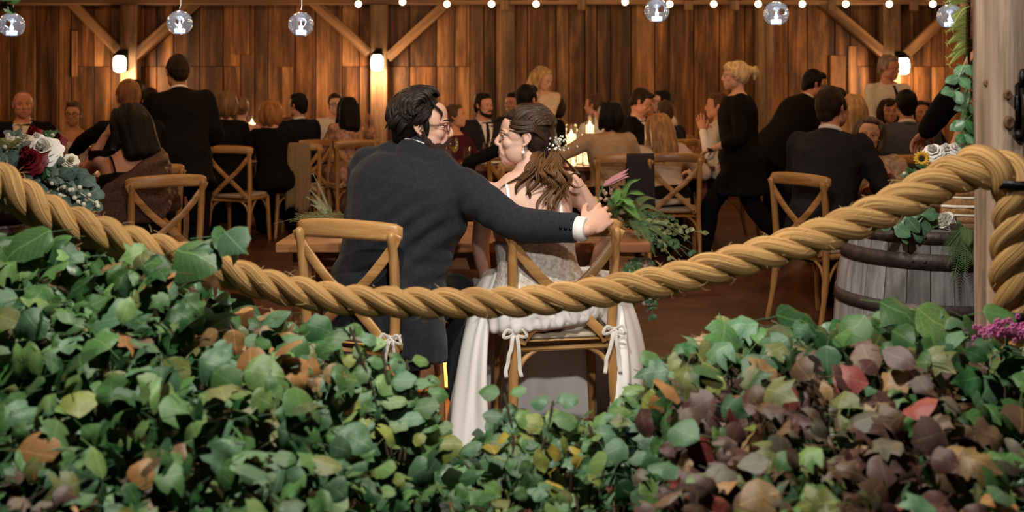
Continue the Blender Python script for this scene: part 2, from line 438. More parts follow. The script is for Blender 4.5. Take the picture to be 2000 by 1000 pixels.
# narrow patch boards nailed over the gaps
for px0, px1, py0, py1 in ((457, 487, 8, 107), (551, 572, 130, 230), (1620, 1652, 108, 200), (1655, 1672, 90, 200), (140, 152, 60, 150)):
    plank(wx(px0), wx(px1), P(0, py1, WD).z, P(0, py0, WD).z, wallw2, .03)
def post(px0, px1, D=14.05, m=postw):
    x0, x1 = (px0-1000)*D/FPX, (px1-1000)*D/FPX
    MB().add(box((0, 0, 0), (x1-x0, .2, CEIL), .012)).build('post', m, wall, False, ((x0+x1)/2, D+.1, CEIL/2))
for a, b in ((234, 266), (723, 756), (1726, 1760)): post(a, b)
for a, b in ((976, 1005), (1481, 1511)): post(a, b, 14.12)
def brace(pa, pb, wpx=19, D=14.12):
    a, b = P(*pa, D), P(*pb, D); L = (b-a).length; wd = wpx*D/FPX
    ang = math.atan2(b.z-a.z, b.x-a.x)
    o = MB().add(box((0, 0, 0), (L, .12, wd), .008)).build('brace', bracew, wall, False, (a+b)/2, (0, -ang, 0))
for a, b in (((128, -8), (232, 98)), ((262, 112), (396, -8)), ((598, -8), (722, 104)), ((757, 114), (884, -4)), ((1590, -10), (1724, 104)), ((1762, 112), (1880, 0))): brace(a, b)
zb = P(0, 10, 14.0).z
MB().add(box((0, 0, 0), (2*ROOM_X, .2, .26), .012)).build('beam', bracew, wall, False, (0, 14.08, zb+.14))
# short boards hanging off the beam on the right
for px in (985, 1136, 1345, 1435, 1625, 1785):
    MB().add(box((0, 0, 0), (.11, .05, .2), .006)).build('block', postw, wall, False, P(px, 6, 13.95))
# rafters over the room (above the frame)
for i, y in enumerate((3.6, 6.6, 9.6, 12.4)):
    o = MB().add(box((0, 0, 0), (2*ROOM_X, .18, .24), .01)).build('trim_%d' % (i+5), bracew, None, False, (0, y, CEIL-.12)); tag(o, kind='structure')
# ------------------------------------------------ door posts and lintel
def hewn(name, c, s, seed, cracks=()):
    """hand-hewn timber with uneven faces and drying checks"""
    nx, nz = 10, 46; V = []; rr = random.Random(seed); per = []
    sx, sy, h = s
    for a, b, n in (((-1, -1), (1, -1), nx), ((1, -1), (1, 1), 7), ((1, 1), (-1, 1), nx), ((-1, 1), (-1, -1), 7)):
        for i in range(n):
            t = i/n; per.append((a[0]+(b[0]-a[0])*t, a[1]+(b[1]-a[1])*t))
    n = len(per)
    for k in range(nz+1):
        z = h*k/nz
        for (u, v) in per:
            p = Vector((u*sx/2, v*sy/2, z)); r = .94 if abs(u) > .95 and abs(v) > .95 else 1
            q = Vector((p.x*14, p.y*14, z*2.2+seed)); d = .005*noise.noise(q)+.0025*noise.noise(q*3.1)
            g = abs(noise.noise(Vector((u*3.2+seed, v*3.2, z*.45))))
            if g < .035: d -= .007
            V.append((p.x*r+u*d, p.y*r+v*d, z))
    F = grid_faces(n, nz+1); F.append(tuple(range(n))[::-1]); F.append(tuple(range(nz*n, (nz+1)*n)))
    o = MB().add((V, F)).build(name, graypost, None, True, c); tag(o, kind='structure'); return o
px0 = 950*2.3/FPX
pr = hewn('trim_1', (px0+.13, 2.37, -.1), (.26, .142, 3.2), 3)
pl = hewn('trim_2', (-px0-.13-.16, 2.37, -.1), (.26, .142, 3.2), 11)
li_ = MB().add(box((0, 0, 0), (2.9, .2, .22), .01)).build('trim_3', bracew, None, False, (-.08, 2.37, 3.2)); tag(li_, kind='structure')
# knots in the right post
for px, py, r in ((1967, 185, 8), (1970, 240, 11), (1926, 162, 6)):
    q = P(px, py, 2.3 if px > 1950 else 2.36); q.y = 2.3 if px > 1950 else 2.36
    kn = MB().add(T(lathe([(r*.0011, 0), (r*.001, .006), (r*.0006, .009), (r*.0003, .004)], 12), Matrix.Translation(q) @ Matrix.Rotation(R(90), 4, 'X') @ Matrix.Diagonal((1, 1.4, 1, 1))))
    o = kn.build('knot', mat('knot_wood', (.12, .06, .03), .8, .4, 60), pr); o.matrix_parent_inverse = Matrix.Translation(-pr.location)
# iron door latch on the post
iron = mat('black_iron', (.012, .012, .013), .38, .3, 40, .3, 90, metal=.8)
lt = empty('door_latch', P(1992, 240, 2.29), 0, 'black wrought iron latch fixed to the weathered door post', 'latch')
MB().add(box((0.008, 0, .03), (.036, .012, .12), .004)).add(tube([(.0, -.006, .085), (.0, -.012, .1), (.004, -.006, .115)], .007, 8)).build('plate', iron, lt)
MB().add(tube([(.0, -.012, .075), (-.006, -.035, .05), (-.006, -.04, .0), (-.004, -.03, -.03), (0, -.01, -.04)], [.006, .007, .008, .007, .006], 10)).build('handle', iron, lt)
MB().add(ell((-.008, -.016, -.028), (.013, .012, .015))).build('thumb_knob', iron, lt)
# ------------------------------------------------ wall sconces
glow_white = mat('sconce_glass', (1, .85, .65), .3, emit=(1.0, .72, .42), estr=14)
for px, py, where, e in ((241, 126, 'leftmost timber post behind the standing man in black', 75), (739, 124, 'timber post behind the groom', 75), (1757, 130, 'right timber post behind the man in the white shirt', 75)):
    b = P(px, py, 14.0)
    s = empty('wall_sconce', (b.x, 13.95, b.z), 0, 'glowing glass wall sconce on the ' + where, 'wall lamp', 'wall sconces on the timber posts')
    MB().add(box((0, .085, .06), (.1, .02, .3), .01)).build('backplate', iron, s)
    MB().add(tube(smoothpath([(0, .08, .14), (0, 0, .2), (0, -.08, .17)], 5), .01, 8)).build('arm', iron, s)
    MB().add(lathe([(.02, .19), (.055, .155), (.095, .12), (.095, .115), (.0, .125)], 16, (0, -.08, 0))).build('cap', iron, s)
    MB().add(lathe([(.05, .115), (.078, .08), (.086, 0.0), (.076, -.085), (.035, -.11)], 16, (0, -.08, 0))).build('glass_shade', glow_white, s)
    lamp('sconce_lamp', 'POINT', (b.x, 13.78, b.z-.1), e, (1.0, .60, .30), .06)
# ------------------------------------------------ string of bulbs under the beam
cord_m = mat('black_cord', (.01, .008, .006), .6)
bulb_m = mat('lit_bulb', (1, .9, .7), .3, emit=(1.0, .66, .30), estr=30)
bl = [700, 786, 873, 960, 1047, 1134, 1221, 1308, 1394, 1481, 1567, 1652, 1737, 1822]
sl = empty('string_lights', P(1260, 2, 13.2), 0, 'string of small lit globe bulbs hanging across under the barn beam', 'string lights')
base = sl.location
pts = []
for i, bx_ in enumerate(bl):
    y = 4 if bx_ in (786, 1221) else 8
    if bx_ == 1134: y = -8
    q = P(bx_, y, 13.2)-base; pts.append(q+Vector((0, 0, .07)))
    if i < len(bl)-1: pts.append(P(bx_+43, y-1, 13.2)-base+Vector((0, 0, .045)))
    bb = MB().add(ell((0, 0, 0), .040, 12, 8)).build('bulb', bulb_m, sl, True, q)
    MB().add(lathe([(.014, .028), (.016, .06), (.006, .07)], 10)).build('socket', cord_m, bb)
MB().add(tube(smoothpath(pts, 4), .006, 6)).build('cord', cord_m, sl)
for i in range(2, len(bl), 3): lamp('bulb_lamp', 'POINT', P(bl[i], 8, 13.0), 5, (1.0, .62, .3), .05)
# ================================================================ rope barrier
rope_m = fibre('manila_fibre', (.15, .070, .021), (.56, .335, .125), 5.0, 38, .8, .9, .25)
def rope_path(pix, D): return [P(a, b, d if d else D) for a, b, d in pix]
pix = [(-150, 262, 0), (-60, 316, 0), (0, 357, 0), (60, 397, 0), (120, 430, 0), (200, 458, 0), (280, 483, 0), (360, 504, 0), (440, 529, 0), (520, 556, 0), (600, 574, 0), (700, 587, 0), (850, 592, 0), (1000, 590, 0), (1100, 581, 0), (1200, 566, 0), (1300, 548, 0), (1400, 521, 0), (1500, 492, 0), (1600, 461, 0), (1700, 421, 0), (1790, 378, 0), (1860, 343, 0), (1915, 325, 2.17), (1965, 340, 2.15), (1990, 385, 2.14), (1985, 450, 2.14), (1980, 530, 2.14), (1990, 610, 2.14), (1990, 700, 2.14)]
rp = smoothpath(rope_path(pix, 2.2), 14)
seg = np.linalg.norm(np.diff(rp, axis=0), axis=1); s_ = np.concatenate([[0], np.cumsum(seg)]); Ls = s_[-1]
n_ = 520; ss = np.linspace(0, Ls, n_); rp = np.array([[np.interp(t, s_, rp[:, k]) for k in range(3)] for t in ss])
tg = np.gradient(rp, axis=0); tg = np.array([nrm(t) for t in tg])
side = np.array([0, -1.0, 0]); frm = []
for t in tg:
    side = nrm(side-t*side.dot(t)); frm.append((side.copy(), np.cross(t, side)))
rope = empty('rope', tuple(P(850, 592, 2.2)), 0, 'thick three-strand natural fibre rope slung across the barn doorway', 'rope')
ro = np.array(rope.location)
pxs = 1000+rp[:, 0]*FPX/rp[:, 1]
rr_ = np.interp(pxs, [-100, 0, 150, 420, 900, 1500, 1800, 1900, 1960], [.042, .041, .039, .0335, .0315, .035, .040, .045, .047])
vert = np.array([abs(t[2]) > .8 for t in tg])
for k in range(3):
    pth = []; rad = []
    for i in range(n_):
        a = 2*math.pi*(ss[i]/.188)+k*2*math.pi/3
        f_, u_ = frm[i]
        pth.append(rp[i]-ro+(f_*math.cos(a)+u_*math.sin(a))*rr_[i]*.53); rad.append(rr_[i]*.53)
    MB().add(tube(pth, rad, 14, uv=True)).build('strand', rope_m, rope)
# stray fibres standing off the strands
fm = MB(); q = random.Random(5)
for k in range(420):
    i = q.randrange(20, n_-20); a = q.uniform(0, 6.28); f_, u_ = frm[i]
    d = f_*math.cos(a)+u_*math.sin(a); p0 = rp[i]-ro+d*rr_[i]*.95
    t1 = tg[i]*q.uniform(-1, 1)+d*q.uniform(.2, .7)+np.array([0, 0, q.uniform(-.3, .3)]); L = q.uniform(.01, .03)
    fm.add(tube([p0, p0+t1*L*.5+d*.002, p0+t1*L], [.0006, .0005, .0003], 3, cap=False))
o = fm.build('stray_fibre', mat('fibre_strand', (.55, .36, .16), .8), rope); tag(o, kind='stuff')
# black iron straps that hold the rope to the post
for py0, py1, D, nm in ((350, 366, 2.14, 'upper'), (602, 634, 2.14, 'lower')):
    c = P(1988, (py0+py1)/2, D)
    o = empty('rope_strap', tuple(c), 0, 'flat black strap clasping the rope, %s of two on the right post' % nm, 'strap', 'rope straps on the right post')
    h = (py1-py0)*D/FPX
    V, F = lathe([(.052, -h/2), (.054, -h/2), (.0545, h/2), (.052, h/2), (.052, -h/2)], 28, cap=False)
    MB().add((V, F)).build('band', iron, o)
    MB().add(box((.09, .05, 0), (.1, .012, h), .002)).build('lug', iron, o)
# ================================================================ furniture
chairw = wood('oak_chair', (.22, .105, .034), (.40, .21, .07), (.52, .30, .115), 2, 2.2, .38, .15, randv=.08)
chairwx = wood('oak_chair_cross', (.22, .105, .034), (.40, .21, .07), (.52, .30, .115), 0, 2.2, .38, .15, randv=.08)
tablew = wood('table_board', (.10, .04, .016), (.24, .10, .04), (.36, .17, .07), 0, 1.4, .35, .2, randv=.2)
tabled = wood('guest_table_board', (.05, .016, .008), (.13, .04, .02), (.2, .07, .035), 0, 1.2, .3, .2, randv=.2)
cushion_m = mat('linen_cushion', (.42, .35, .26), .9, .1, 20, .3, 200)
ribbon_m = mat('white_ribbon', (.75, .72, .66), .8)
SEAT = .46
def make_chair():
    """bentwood cross-back chair; origin on the floor under the seat, facing +Y"""
    t = empty('cross_back_chair')
    # seat: rounded trapezoid
    def outline(s, n=40):
        o = []
        for i in range(n):
            a = 2*math.pi*i/n; c, sn = math.cos(a), math.sin(a)
            x = math.copysign(abs(c)**.45, c); y = math.copysign(abs(sn)**.45, sn)
            wdt = .205+.02*(y+1)/2
            o.append((x*wdt*s, y*.205*s+.0))
        return o
    secs = [(.98, SEAT-.05), (1.0, SEAT-.046), (1.0, SEAT-.022), (.97, SEAT-.018)]
    V = []; n = 40
    for s, z in secs: V += [(x, y, z) for x, y in outline(s)]
    F = grid_faces(n, len(secs)); F.append(tuple(range(n))[::-1]); F.append(tuple(range(3*n, 4*n)))
    MB().add((V, F)).build('seat', chairwx, t)
    V = []
    for s, z in ((.93, SEAT-.019), (.98, SEAT-.008), (.94, SEAT+.002), (.8, SEAT+.006)): V += [(x, y, z) for x, y in outline(s)]
    F = grid_faces(n, 4); F.append(tuple(range(n))[::-1]); F.append(tuple(range(3*n, 4*n)))
    MB().add((V, F)).build('cushion', cushion_m, t)
    for s in (-1, 1):
        MB().add(tube([(s*.19, .17, SEAT-.04), (s*.2, .185, .2), (s*.205, .195, .012)], [.021, .019, .0155], 12)).build('leg', chairw, t)
        # rear leg runs up to the rail
        MB().add(tube(smoothpath([(s*.205, -.25, .012), (s*.198, -.205, .22), (s*.192, -.185, .44), (s*.197, -.19, .6), (s*.2, -.205, .76), (s*.2, -.225, .855)], 5), [.0155]*5+[.02]*16+[.018]*5, 12)).build('leg', chairw, t)
        # crossed slat, a flat bent strip
        cr = smoothpath([(s*.222, -.212, .862), (s*.19, -.212, .80), (s*.1, -.205-.012*(s > 0), .69), (0, -.2-.014*(s > 0), .6), (-s*.09, -.2-.008*(s > 0), .52), (-s*.155, -.205, .455), (-s*.168, -.203, .43)], 5)
        ob = MB().add(tube(cr, [.015]+[.0185]*29+[.013], 8, up=None, flat=.35) if False else strip(cr, .019, .0065, (0, 1, 0))).build('cross_slat', chairwx, t)
        for sc_ in ((s*.206, -.226, .845), (-s*.155, -.216, .452)): MB().add(ell(sc_, (.006, .004, .006), 8, 6)).build('screw', iron, ob)
        # bentwood brace below the seat, arch at the back
        MB().add(tube(smoothpath([(s*.197, -.208, .2), (s*.19, -.2, .28), (s*.16, -.193, .36), (s*.1, -.188, .405), (s*.06, -.186, .412)], 5), .0105, 8)).build('brace', chairw, t)
        MB().add(tube(smoothpath([(s*.2, -.205, .2), (s*.196, -.16, .31), (s*.19, -.08, .39), (s*.18, 0, .41), (s*.19, .08, .39), (s*.2, .15, .3), (s*.202, .185, .2)], 4), .0095, 8)).build('side_brace', chairw, t)
    # top rail: bowed thick plank
    V = []; nr = 20; prof = [(-.013, -.034), (-.017, -.02), (-.017, .022), (-.011, .036), (.004, .038), (.012, .026), (.013, -.02), (.006, -.034)]
    for i in range(nr+1):
        u = -1+2*i/nr; x = u*.228; e = 1 if abs(u) < .93 else .72
        y = -.232+.045*(u*u) - .0; dx = nrm((1, 2*.045*u/.228, 0)); nn = np.array([-dx[1], dx[0], 0])
        zc = .862+.012*(1-u*u)
        for a, b in prof: V.append(np.array([x, y, zc])+nn*(a*e)+np.array([0, 0, b*e*(1.0-.12*abs(u)**3)]))
    m = len(prof); F = grid_faces(m, nr+1); F.append(tuple(range(m))[::-1]); F.append(tuple(range(nr*m, (nr+1)*m)))
    MB().add((V, F)).build('top_rail', chairwx, t)
    # back seat rail
    MB().add(box((0, -.194, SEAT-.038), (.36, .022, .044), .006)).build('seat_rail', chairwx, t)
    return t
def strip(path, hw, ht, wd):
    """flat bar along a path; thickness direction wd"""
    path = np.asarray(path, float); tgs = np.gradient(path, axis=0); V = []
    for p, t in zip(path, tgs):
        t = nrm(t); d = np.array(wd, float); d = nrm(d-t*d.dot(t)); b = np.cross(t, d)
        for a, c in ((-1, -.6), (-.85, -1), (.85, -1), (1, -.6), (1, .6), (.85, 1), (-.85, 1), (-1, .6)): V.append(p+b*hw*a+d*ht*c)
    k = len(path); F = grid_faces(8, k); F.append(tuple(range(8))[::-1]); F.append(tuple(range((k-1)*8, k*8)))
    return np.array(V), F
def chair_ties(ch, s, seed):
    """white cushion ribbon knotted round a rear leg"""
    q = random.Random(seed); m = MB(); x, y, z = s*.194, -.188, .475
    V, F = lathe([(.021, -.008), (.0245, -.006), (.0245, .006), (.021, .008), (.021, -.008)], 14, (x, y, z), False); m.add((V, F))
    m.add(ell((x, y-.026, z), (.011, .009, .01), 8, 6))
    for k in range(2):
        pth = [(x, y-.028, z)]; dx = -.02 if k else .015
        for j in range(1, 7): pth.append((x+dx*j/2.2*(1-.06*j)+q.uniform(-.004, .004), y-.03-.004*math.sin(j), z-.028*j+.012*(j == 1)))
        m.add(strip(smoothpath(pth, 3), .0075, .0012, (.3, 1, 0)))
    for k in (-1, 1):
        m.add(strip(smoothpath([(x, y-.03, z), (x+k*.03, y-.036, z+.015), (x+k*.045, y-.036, z-.012), (x+k*.02, y-.033, z-.012), (x, y-.03, z)], 4), .006, .0012, (0, 1, .2)))
    return m.build('tie_ribbon', ribbon_m, ch)
CHAIR = make_chair(); CHAIR_USED = [False]
def place_chair(x, y, yaw, label):
    if not CHAIR_USED[0]: o = CHAIR; CHAIR_USED[0] = True
    else: o = copy_tree(CHAIR)
    o.location = (x, y, 0); o.rotation_euler = (0, 0, R(yaw))
    return tag(o, label, 'chair', 'cross-back wooden chairs')
def board_table(x0, x1, y0, y1, label, m, boards_along='x', legm=None, group=None, nb=5):
    t = empty('farm_table', ((x0+x1)/2, (y0+y1)/2, 0), 0, label, 'table', group)
    W, Dp = x1-x0, y1-y0; q = random.Random(int(x0*100))
    if boards_along == 'x':
        for k in range(nb):
            MB().add(box((0, 0, 0), (W-q.uniform(0, .012), Dp/nb-.003, .042), .004)).build('board', m, t, False, (0, -Dp/2+Dp*(k+.5)/nb, .729))
    else:
        for k in range(nb):
            o = MB().add(box((0, 0, 0), (Dp-q.uniform(0, .012), W/nb-.003, .042), .004)).build('board', m, t, False, (-W/2+W*(k+.5)/nb, 0, .729), (0, 0, R(90)))
    for c_, z_ in (((0, -Dp/2+.1, .665), (W-.2, .025, .085)), ((0, Dp/2-.1, .665), (W-.2, .025, .085)), ((-W/2+.1, 0, .665), (.025, Dp-.2, .085)), ((W/2-.1, 0, .665), (.025, Dp-.2, .085))):
        MB().add(box(c_, z_, .003)).build('apron', m, t, False)
    for sx in (-1, 1):
        for sy in (-1, 1):
            MB().add(box((sx*(W/2-.1), sy*(Dp/2-.1), .354), (.08, .08, .708), .006)).build('leg', m, t, False)
    return t
TZ = .75
sweet = board_table(-1.005, .59, 4.34, 5.06, 'low-lit rustic plank table in front of the bride and groom', tablew, nb=5)
tA = board_table(-5.0, -2.8, 7.75, 8.8, 'dark guest table at left between the bald man and the woman in the brown shawl', tabled, 'x', group='dark guest tables', nb=6)
tB = board_table(-3.5, -2.3, 11.1, 12.2, 'dark guest table behind the woman with the updo', tabled, 'x', group='dark guest tables', nb=6)
tC = board_table(-.75, 1.75, 8.8, 9.75, 'dark guest table carrying the cluster of pillar candles', tabled, 'x', group='dark guest tables', nb=5)
tD = board_table(2.42, 3.5, 6.1, 6.9, 'dark guest table between the seated man in charcoal and the older woman', tabled, 'x', group='dark guest tables', nb=5)
tE = board_table(2.8, 4.4, 8.62, 9.08, 'narrow dark guest table before the standing man in the white shirt', tabled, 'x', group='dark guest tables', nb=3)
# ------------------------------------------------ barrels
stave_m = wood('barrel_stave', (.07, .065, .065), (.16, .15, .15), (.30, .29, .29), 2, 1.5, .8, .6, randv=.3)
hoop_m = mat('rusty_hoop', (.06, .045, .042), .55, .4, 18, .3, 60, metal=.5)
head_m = wood('barrel_head', (.06, .045, .035), (.13, .1, .08), (.22, .17, .13), 0, 1.5, .8, .5)
def barrel(x, y, label):
    H = .9; t = empty('wine_barrel', (x, y, 0), 0, label, 'barrel', 'upright wine barrels'); n = 26
    def rad(z): u = (z/H-.5)*2; return .345-.06*u*u
    mesh = None
    for k in range(n):
        a0, a1 = -math.pi/n*.965, math.pi/n*.965; V = []; nz = 9
        for j in range(nz+1):
            z = H*j/nz; r = rad(z)
            for a, rr in ((a0, r), (0, r+.0015), (a1, r), (a1, r-.028), (a0, r-.028)): V.append((rr*math.sin(a), -rr*math.cos(a), z))
        F = grid_faces(5, nz+1); F.append((4, 3, 2, 1, 0)); F.append(tuple(nz*5+i for i in range(5)))
        if mesh is None: mesh = MB().add((V, F)).mesh('stave', stave_m, False)
        mkobj('stave', mesh, t, None, (0, 0, 2*math.pi*k/n))
    for z0, z1 in ((.853, .895), (.765, .818), (.60, .645), (.255, .3), (.082, .135), (.005, .047)):
        prof = [(rad(z0)+.001, z0), (rad(z0)+.0055, z0), (rad(z1)+.0055, z1), (rad(z1)+.001, z1), (rad(z0)+.001, z0)]
        h = MB().add(lathe(prof, 52, cap=False)).build('hoop', hoop_m, t)
        for a in (-.55, -.42):
            zc = (z0+z1)/2; MB().add(ell((rad(zc)*1.018*math.sin(a), -rad(zc)*1.018*math.cos(a), zc), .0065, 8, 6)).build('rivet', hoop_m, h)
    for k in range(7):
        x0 = -.255+.51*k/7; x1 = x0+.51/7-.003; xm = max(abs(x0), abs(x1))
        ln = math.sqrt(max(.255**2-min(xm, .25)**2, .002))
        MB().add(box((0, 0, 0), (2*ln, x1-x0, .02), .002)).build('head_board', head_m, t, False, ((x0+x1)/2, 0, .872), (0, 0, R(90)))
    return t
BRX, BRY = 1.585, 3.9
barrel(BRX, BRY, 'grey weathered barrel under the cake behind the right door post')
BLX, BLY = -2.06, 3.9
barrel(BLX, BLY, 'grey weathered barrel under the flower arrangement at the left edge')
# ------------------------------------------------ tableware
clear = thin_glass('clear_glass', (.96, .97, .97), .25)
wine_m = mat('white_wine', (.9, .75, .4), .05, trans=.9, ior=1.33)
china = mat('white_china', (.75, .72, .68), .2)
napkin_m = mat('linen_napkin', (.7, .62, .5), .9)
def wine_glass(loc, label, h=.21, wine=False, group='wine glasses'):
    t = empty('wine_glass', loc, 0, label, 'wine glass', group); s = h/.21
    prof = [(.034, .001), (.034, .003), (.006, .008), (.0035, .02), (.0035, .085), (.008, .095), (.028, .115), (.036, .14), (.034, .175), (.029, .21), (.0277, .21), (.0325, .175), (.0345, .14), (.027, .117), (.006, .099), (.0, .098)]
    MB().add(lathe([(a*s, b*s) for a, b in prof], 20, cap=False)).build('bowl_and_stem', clear, t)
    if wine: MB().add(lathe([(.001*s, .1*s), (.025*s, .117*s), (.0325*s, .138*s), (.0328*s, .142*s), (.0, .142*s)], 18, cap=False)).build('wine', wine_m, t)
    return t
def tumbler(loc, label, m=None, r=.036, h=.1, liquid=None, group='drinking glasses'):
    t = empty('tumbler', loc, 0, label, 'drinking glass', group)
    MB().add(lathe([(0, 0), (r*.85, 0), (r, h), (r-.002, h), (r*.85-.002, .006), (0, .006)], 20, cap=False)).build('glass_wall', m or clear, t)
    if liquid: MB().add(lathe([(0, .007), (r*.85-.003, .007), (r*.95-.003, h*.7), (0, h*.7)], 18, cap=False)).build('drink', liquid, t)
    return t
def plate(loc, label, r=.12):
    o = MB().add(lathe([(0, .004), (r*.55, .004), (r*.6, .001), (r*.62, .003), (r, .017), (r, .02), (r*.63, .008), (r*.6, .007), (0, .007)], 24, cap=False)).build('plate', china, None, True, loc)
    return tag(o, label, 'plate', 'white dinner plates')
wax = mat('ivory_wax', (.95, .82, .6), .5, emit=(1.0, .60, .26), estr=3.0)
flame_m = mat('candle_flame', (1, .8, .4), .5, emit=(1.0, .68, .3), estr=60)
def pillar_candle(loc, label, r=.04, h=.16, vase_h=.25, vase_r=.052, power=6):
    t = empty('pillar_candle', loc, 0, label, 'candle', 'lit pillar candles in glass cylinders')
    c = MB().add(lathe([(0, .008), (r, .008), (r, h), (r*.8, h+.004), (r*.55, h-.008), (0, h-.01)], 18, cap=False)).build('wax_pillar', wax, t)
    MB().add(lathe([(.0015, h-.012), (.009, h+.006), (.0085, h+.014), (.003, h+.032), (.0005, h+.042)], 10)).build('flame', flame_m, t)
    MB().add(lathe([(0, 0), (vase_r, 0), (vase_r, vase_h), (vase_r-.0025, vase_h), (vase_r-.0025, .006), (0, .006)], 22, cap=False)).build('glass_cylinder', clear, t)
    if power: lamp('candle_lamp', 'POINT', Vector(loc)+Vector((0, 0, h+.03)), power, (1.0, .55, .22), .02)
    return t
def votive(loc, label, power=1.2):
    t = empty('votive_candle', loc, 0, label, 'candle', 'small votive candles')
    MB().add(lathe([(0, 0), (.028, 0), (.032, .06), (.03, .06), (.026, .005), (0, .005)], 16, cap=False)).build('glass_cup', clear, t)
    MB().add(lathe([(0, .006), (.0255, .006), (.0265, .03), (0, .03)], 14, cap=False)).build('wax', wax, t)
    MB().add(lathe([(.0015, .03), (.006, .038), (.005, .046), (.0005, .06)], 8)).build('flame', flame_m, t)
    if power: lamp('votive_lamp', 'POINT', Vector(loc)+Vector((0, 0, .075)), power, (1.0, .55, .22), .015)
for i, (px, D, vh, h, vr, ds) in enumerate(((1116, 8.95, .36, .27, .05, 'tallest cylinder, at left of the cluster'), (1148, 8.98, .28, .2, .052, 'wide cylinder, at right of the cluster'), (1131, 9.12, .25, .17, .045, 'short cylinder in the middle of the cluster'), (1152, 9.5, .44, .33, .045, 'high cylinder at the back of the cluster'))):
    b = P(px, 0, D); pillar_candle((b.x, D, TZ), 'lit ivory pillar candle in a %s' % ds, .038, h, vh, vr, 7)
b = P(1120, 0, 8.82); votive((b.x, 8.82, TZ), 'small lit votive candle in front of the pillar candles')
b = P(492, 0, 11.3); pillar_candle((b.x, 11.3, TZ), 'lit candle in a tall cylinder beside the woman with the updo', .036, .3, .38, .045, 5)
for px, D, h, wn, lb in ((886, 8.85, .25, True, 'wine glass with white wine under the groom\'s chin'), (950, 9.0, .2, False, 'empty wine glass in front of the bearded man'), (962, 9.3, .22, False, 'wine glass behind the tumbler beside the bride\'s nose'),
                     (168, 8.6, .23, False, 'wine glass beside the woman with short hair and glasses'), (180, 8.4, .21, False, 'wine glass in front of the red-haired man'), (1237, 9.2, .2, False, 'wine glass before the man with the bowed head'), (1330, 9.3, .2, False, 'wine glass by the clapping man')):
    b = P(px, 0, D)
    wine_glass((b.x, D, TZ), lb, h, wn)
for px, D, lb in ((942, 8.9, 'water tumbler in front of the bearded man'), (912, 9.45, 'water tumbler in front of the woman in burgundy')):
    b = P(px, 0, D); tumbler((b.x, D, TZ), lb, h=.13)
for px, D, lb in ((925, 9.0, 'white plate near the bearded man'), (968, 9.15, 'white plate beside the bride\'s face'), (1210, 9.1, 'white plate beside the dark-haired woman\'s shoulder'), (162, 7.95, 'white plate left of the woman in the brown shawl'), (1800, 6.5, 'white plate on the right table')):
    b = P(px, 0, D); plate((b.x, D, TZ), lb)
# ------------------------------------------------ hanging glass globes with tea lights
led = mat('led_flame', (.8, .9, 1), .4, emit=(.72, .85, 1.0), estr=12)
ledbody = mat('tea_light_body', (.9, .9, .95), .5, emit=(.7, .82, 1.0), estr=1.6)
globe_glass = thin_glass('globe_glass', (.97, .98, 1), .35, .025)
string_m = mat('clear_line', (.8, .8, .78), .6)
for i, (px, py, nm) in enumerate(((23, 49, 'first from the left'), (351, 45, 'second from the left'), (588, 48, 'third from the left'), (1283, 21, 'fourth from the left'), (1516, 27, 'fifth from the left'), (1855, 32, 'rightmost, beside the door post'))):
    D = 3.55; c = P(px, py, D); r = 24.5*D/FPX
    g = empty('glass_globe', c, 0, 'clear hanging glass globe holding a tea light, ' + nm, 'hanging globe', 'hanging glass globes')
    prof = []
    for k in range(17):
        a = -math.pi/2+.42+(math.pi-.42-.1)*k/16; prof.append((r*math.cos(a), r*math.sin(a)))
    prof = [(0, -r*.9)]+prof; inner = [(max(0, a*.955), b*.955) for a, b in prof[::-1]]
    V, F = lathe(prof+inner, 28, cap=False)
    # front opening of the globe
    hole = np.array([.25, -.95, .1]); hole /= np.linalg.norm(hole)
    F = [f for f in F if not all(nrm(V[k]).dot(hole) > .93 for k in f)]
    MB().add((V, F)).build('globe', globe_glass, g)
    MB().add(tube([(r*.25*0+r*(.25*.93+.36*math.cos(a)*.93), -r*.93*.95+.02*r*math.cos(a), r*(.1*.93+.36*math.sin(a))) for a in np.linspace(0, 2*math.pi, 25)], r*.035, 6, cap=False)).build('rim', globe_glass, g)
    MB().add(lathe([(0, -r*.82), (r*.42, -r*.82), (r*.42, -r*.48), (r*.3, -r*.44), (0, -r*.44)], 16, cap=False)).build('tea_light', ledbody, g)
    MB().add(lathe([(r*.06, -r*.45), (r*.12, -r*.3), (r*.07, -r*.05), (.0005, r*.12)], 10)).build('led_flame', led, g)
    MB().add(tube([(r*.12*math.cos(a), 0, r*1.08+r*.12*math.sin(a)) for a in np.linspace(0, 2*math.pi, 13)], r*.04, 6, cap=False)).build('loop', globe_glass, g)
    MB().add(tube([(0, 0, r*1.18), (0, .012, r*1.5), (0, .05, CEIL-.24-c.z)], .0016, 5)).build('hanging_string', string_m, g)
    lamp('tea_light_lamp', 'POINT', c+Vector((0, 0, .012)), .3, (.75, .87, 1.0), .008)
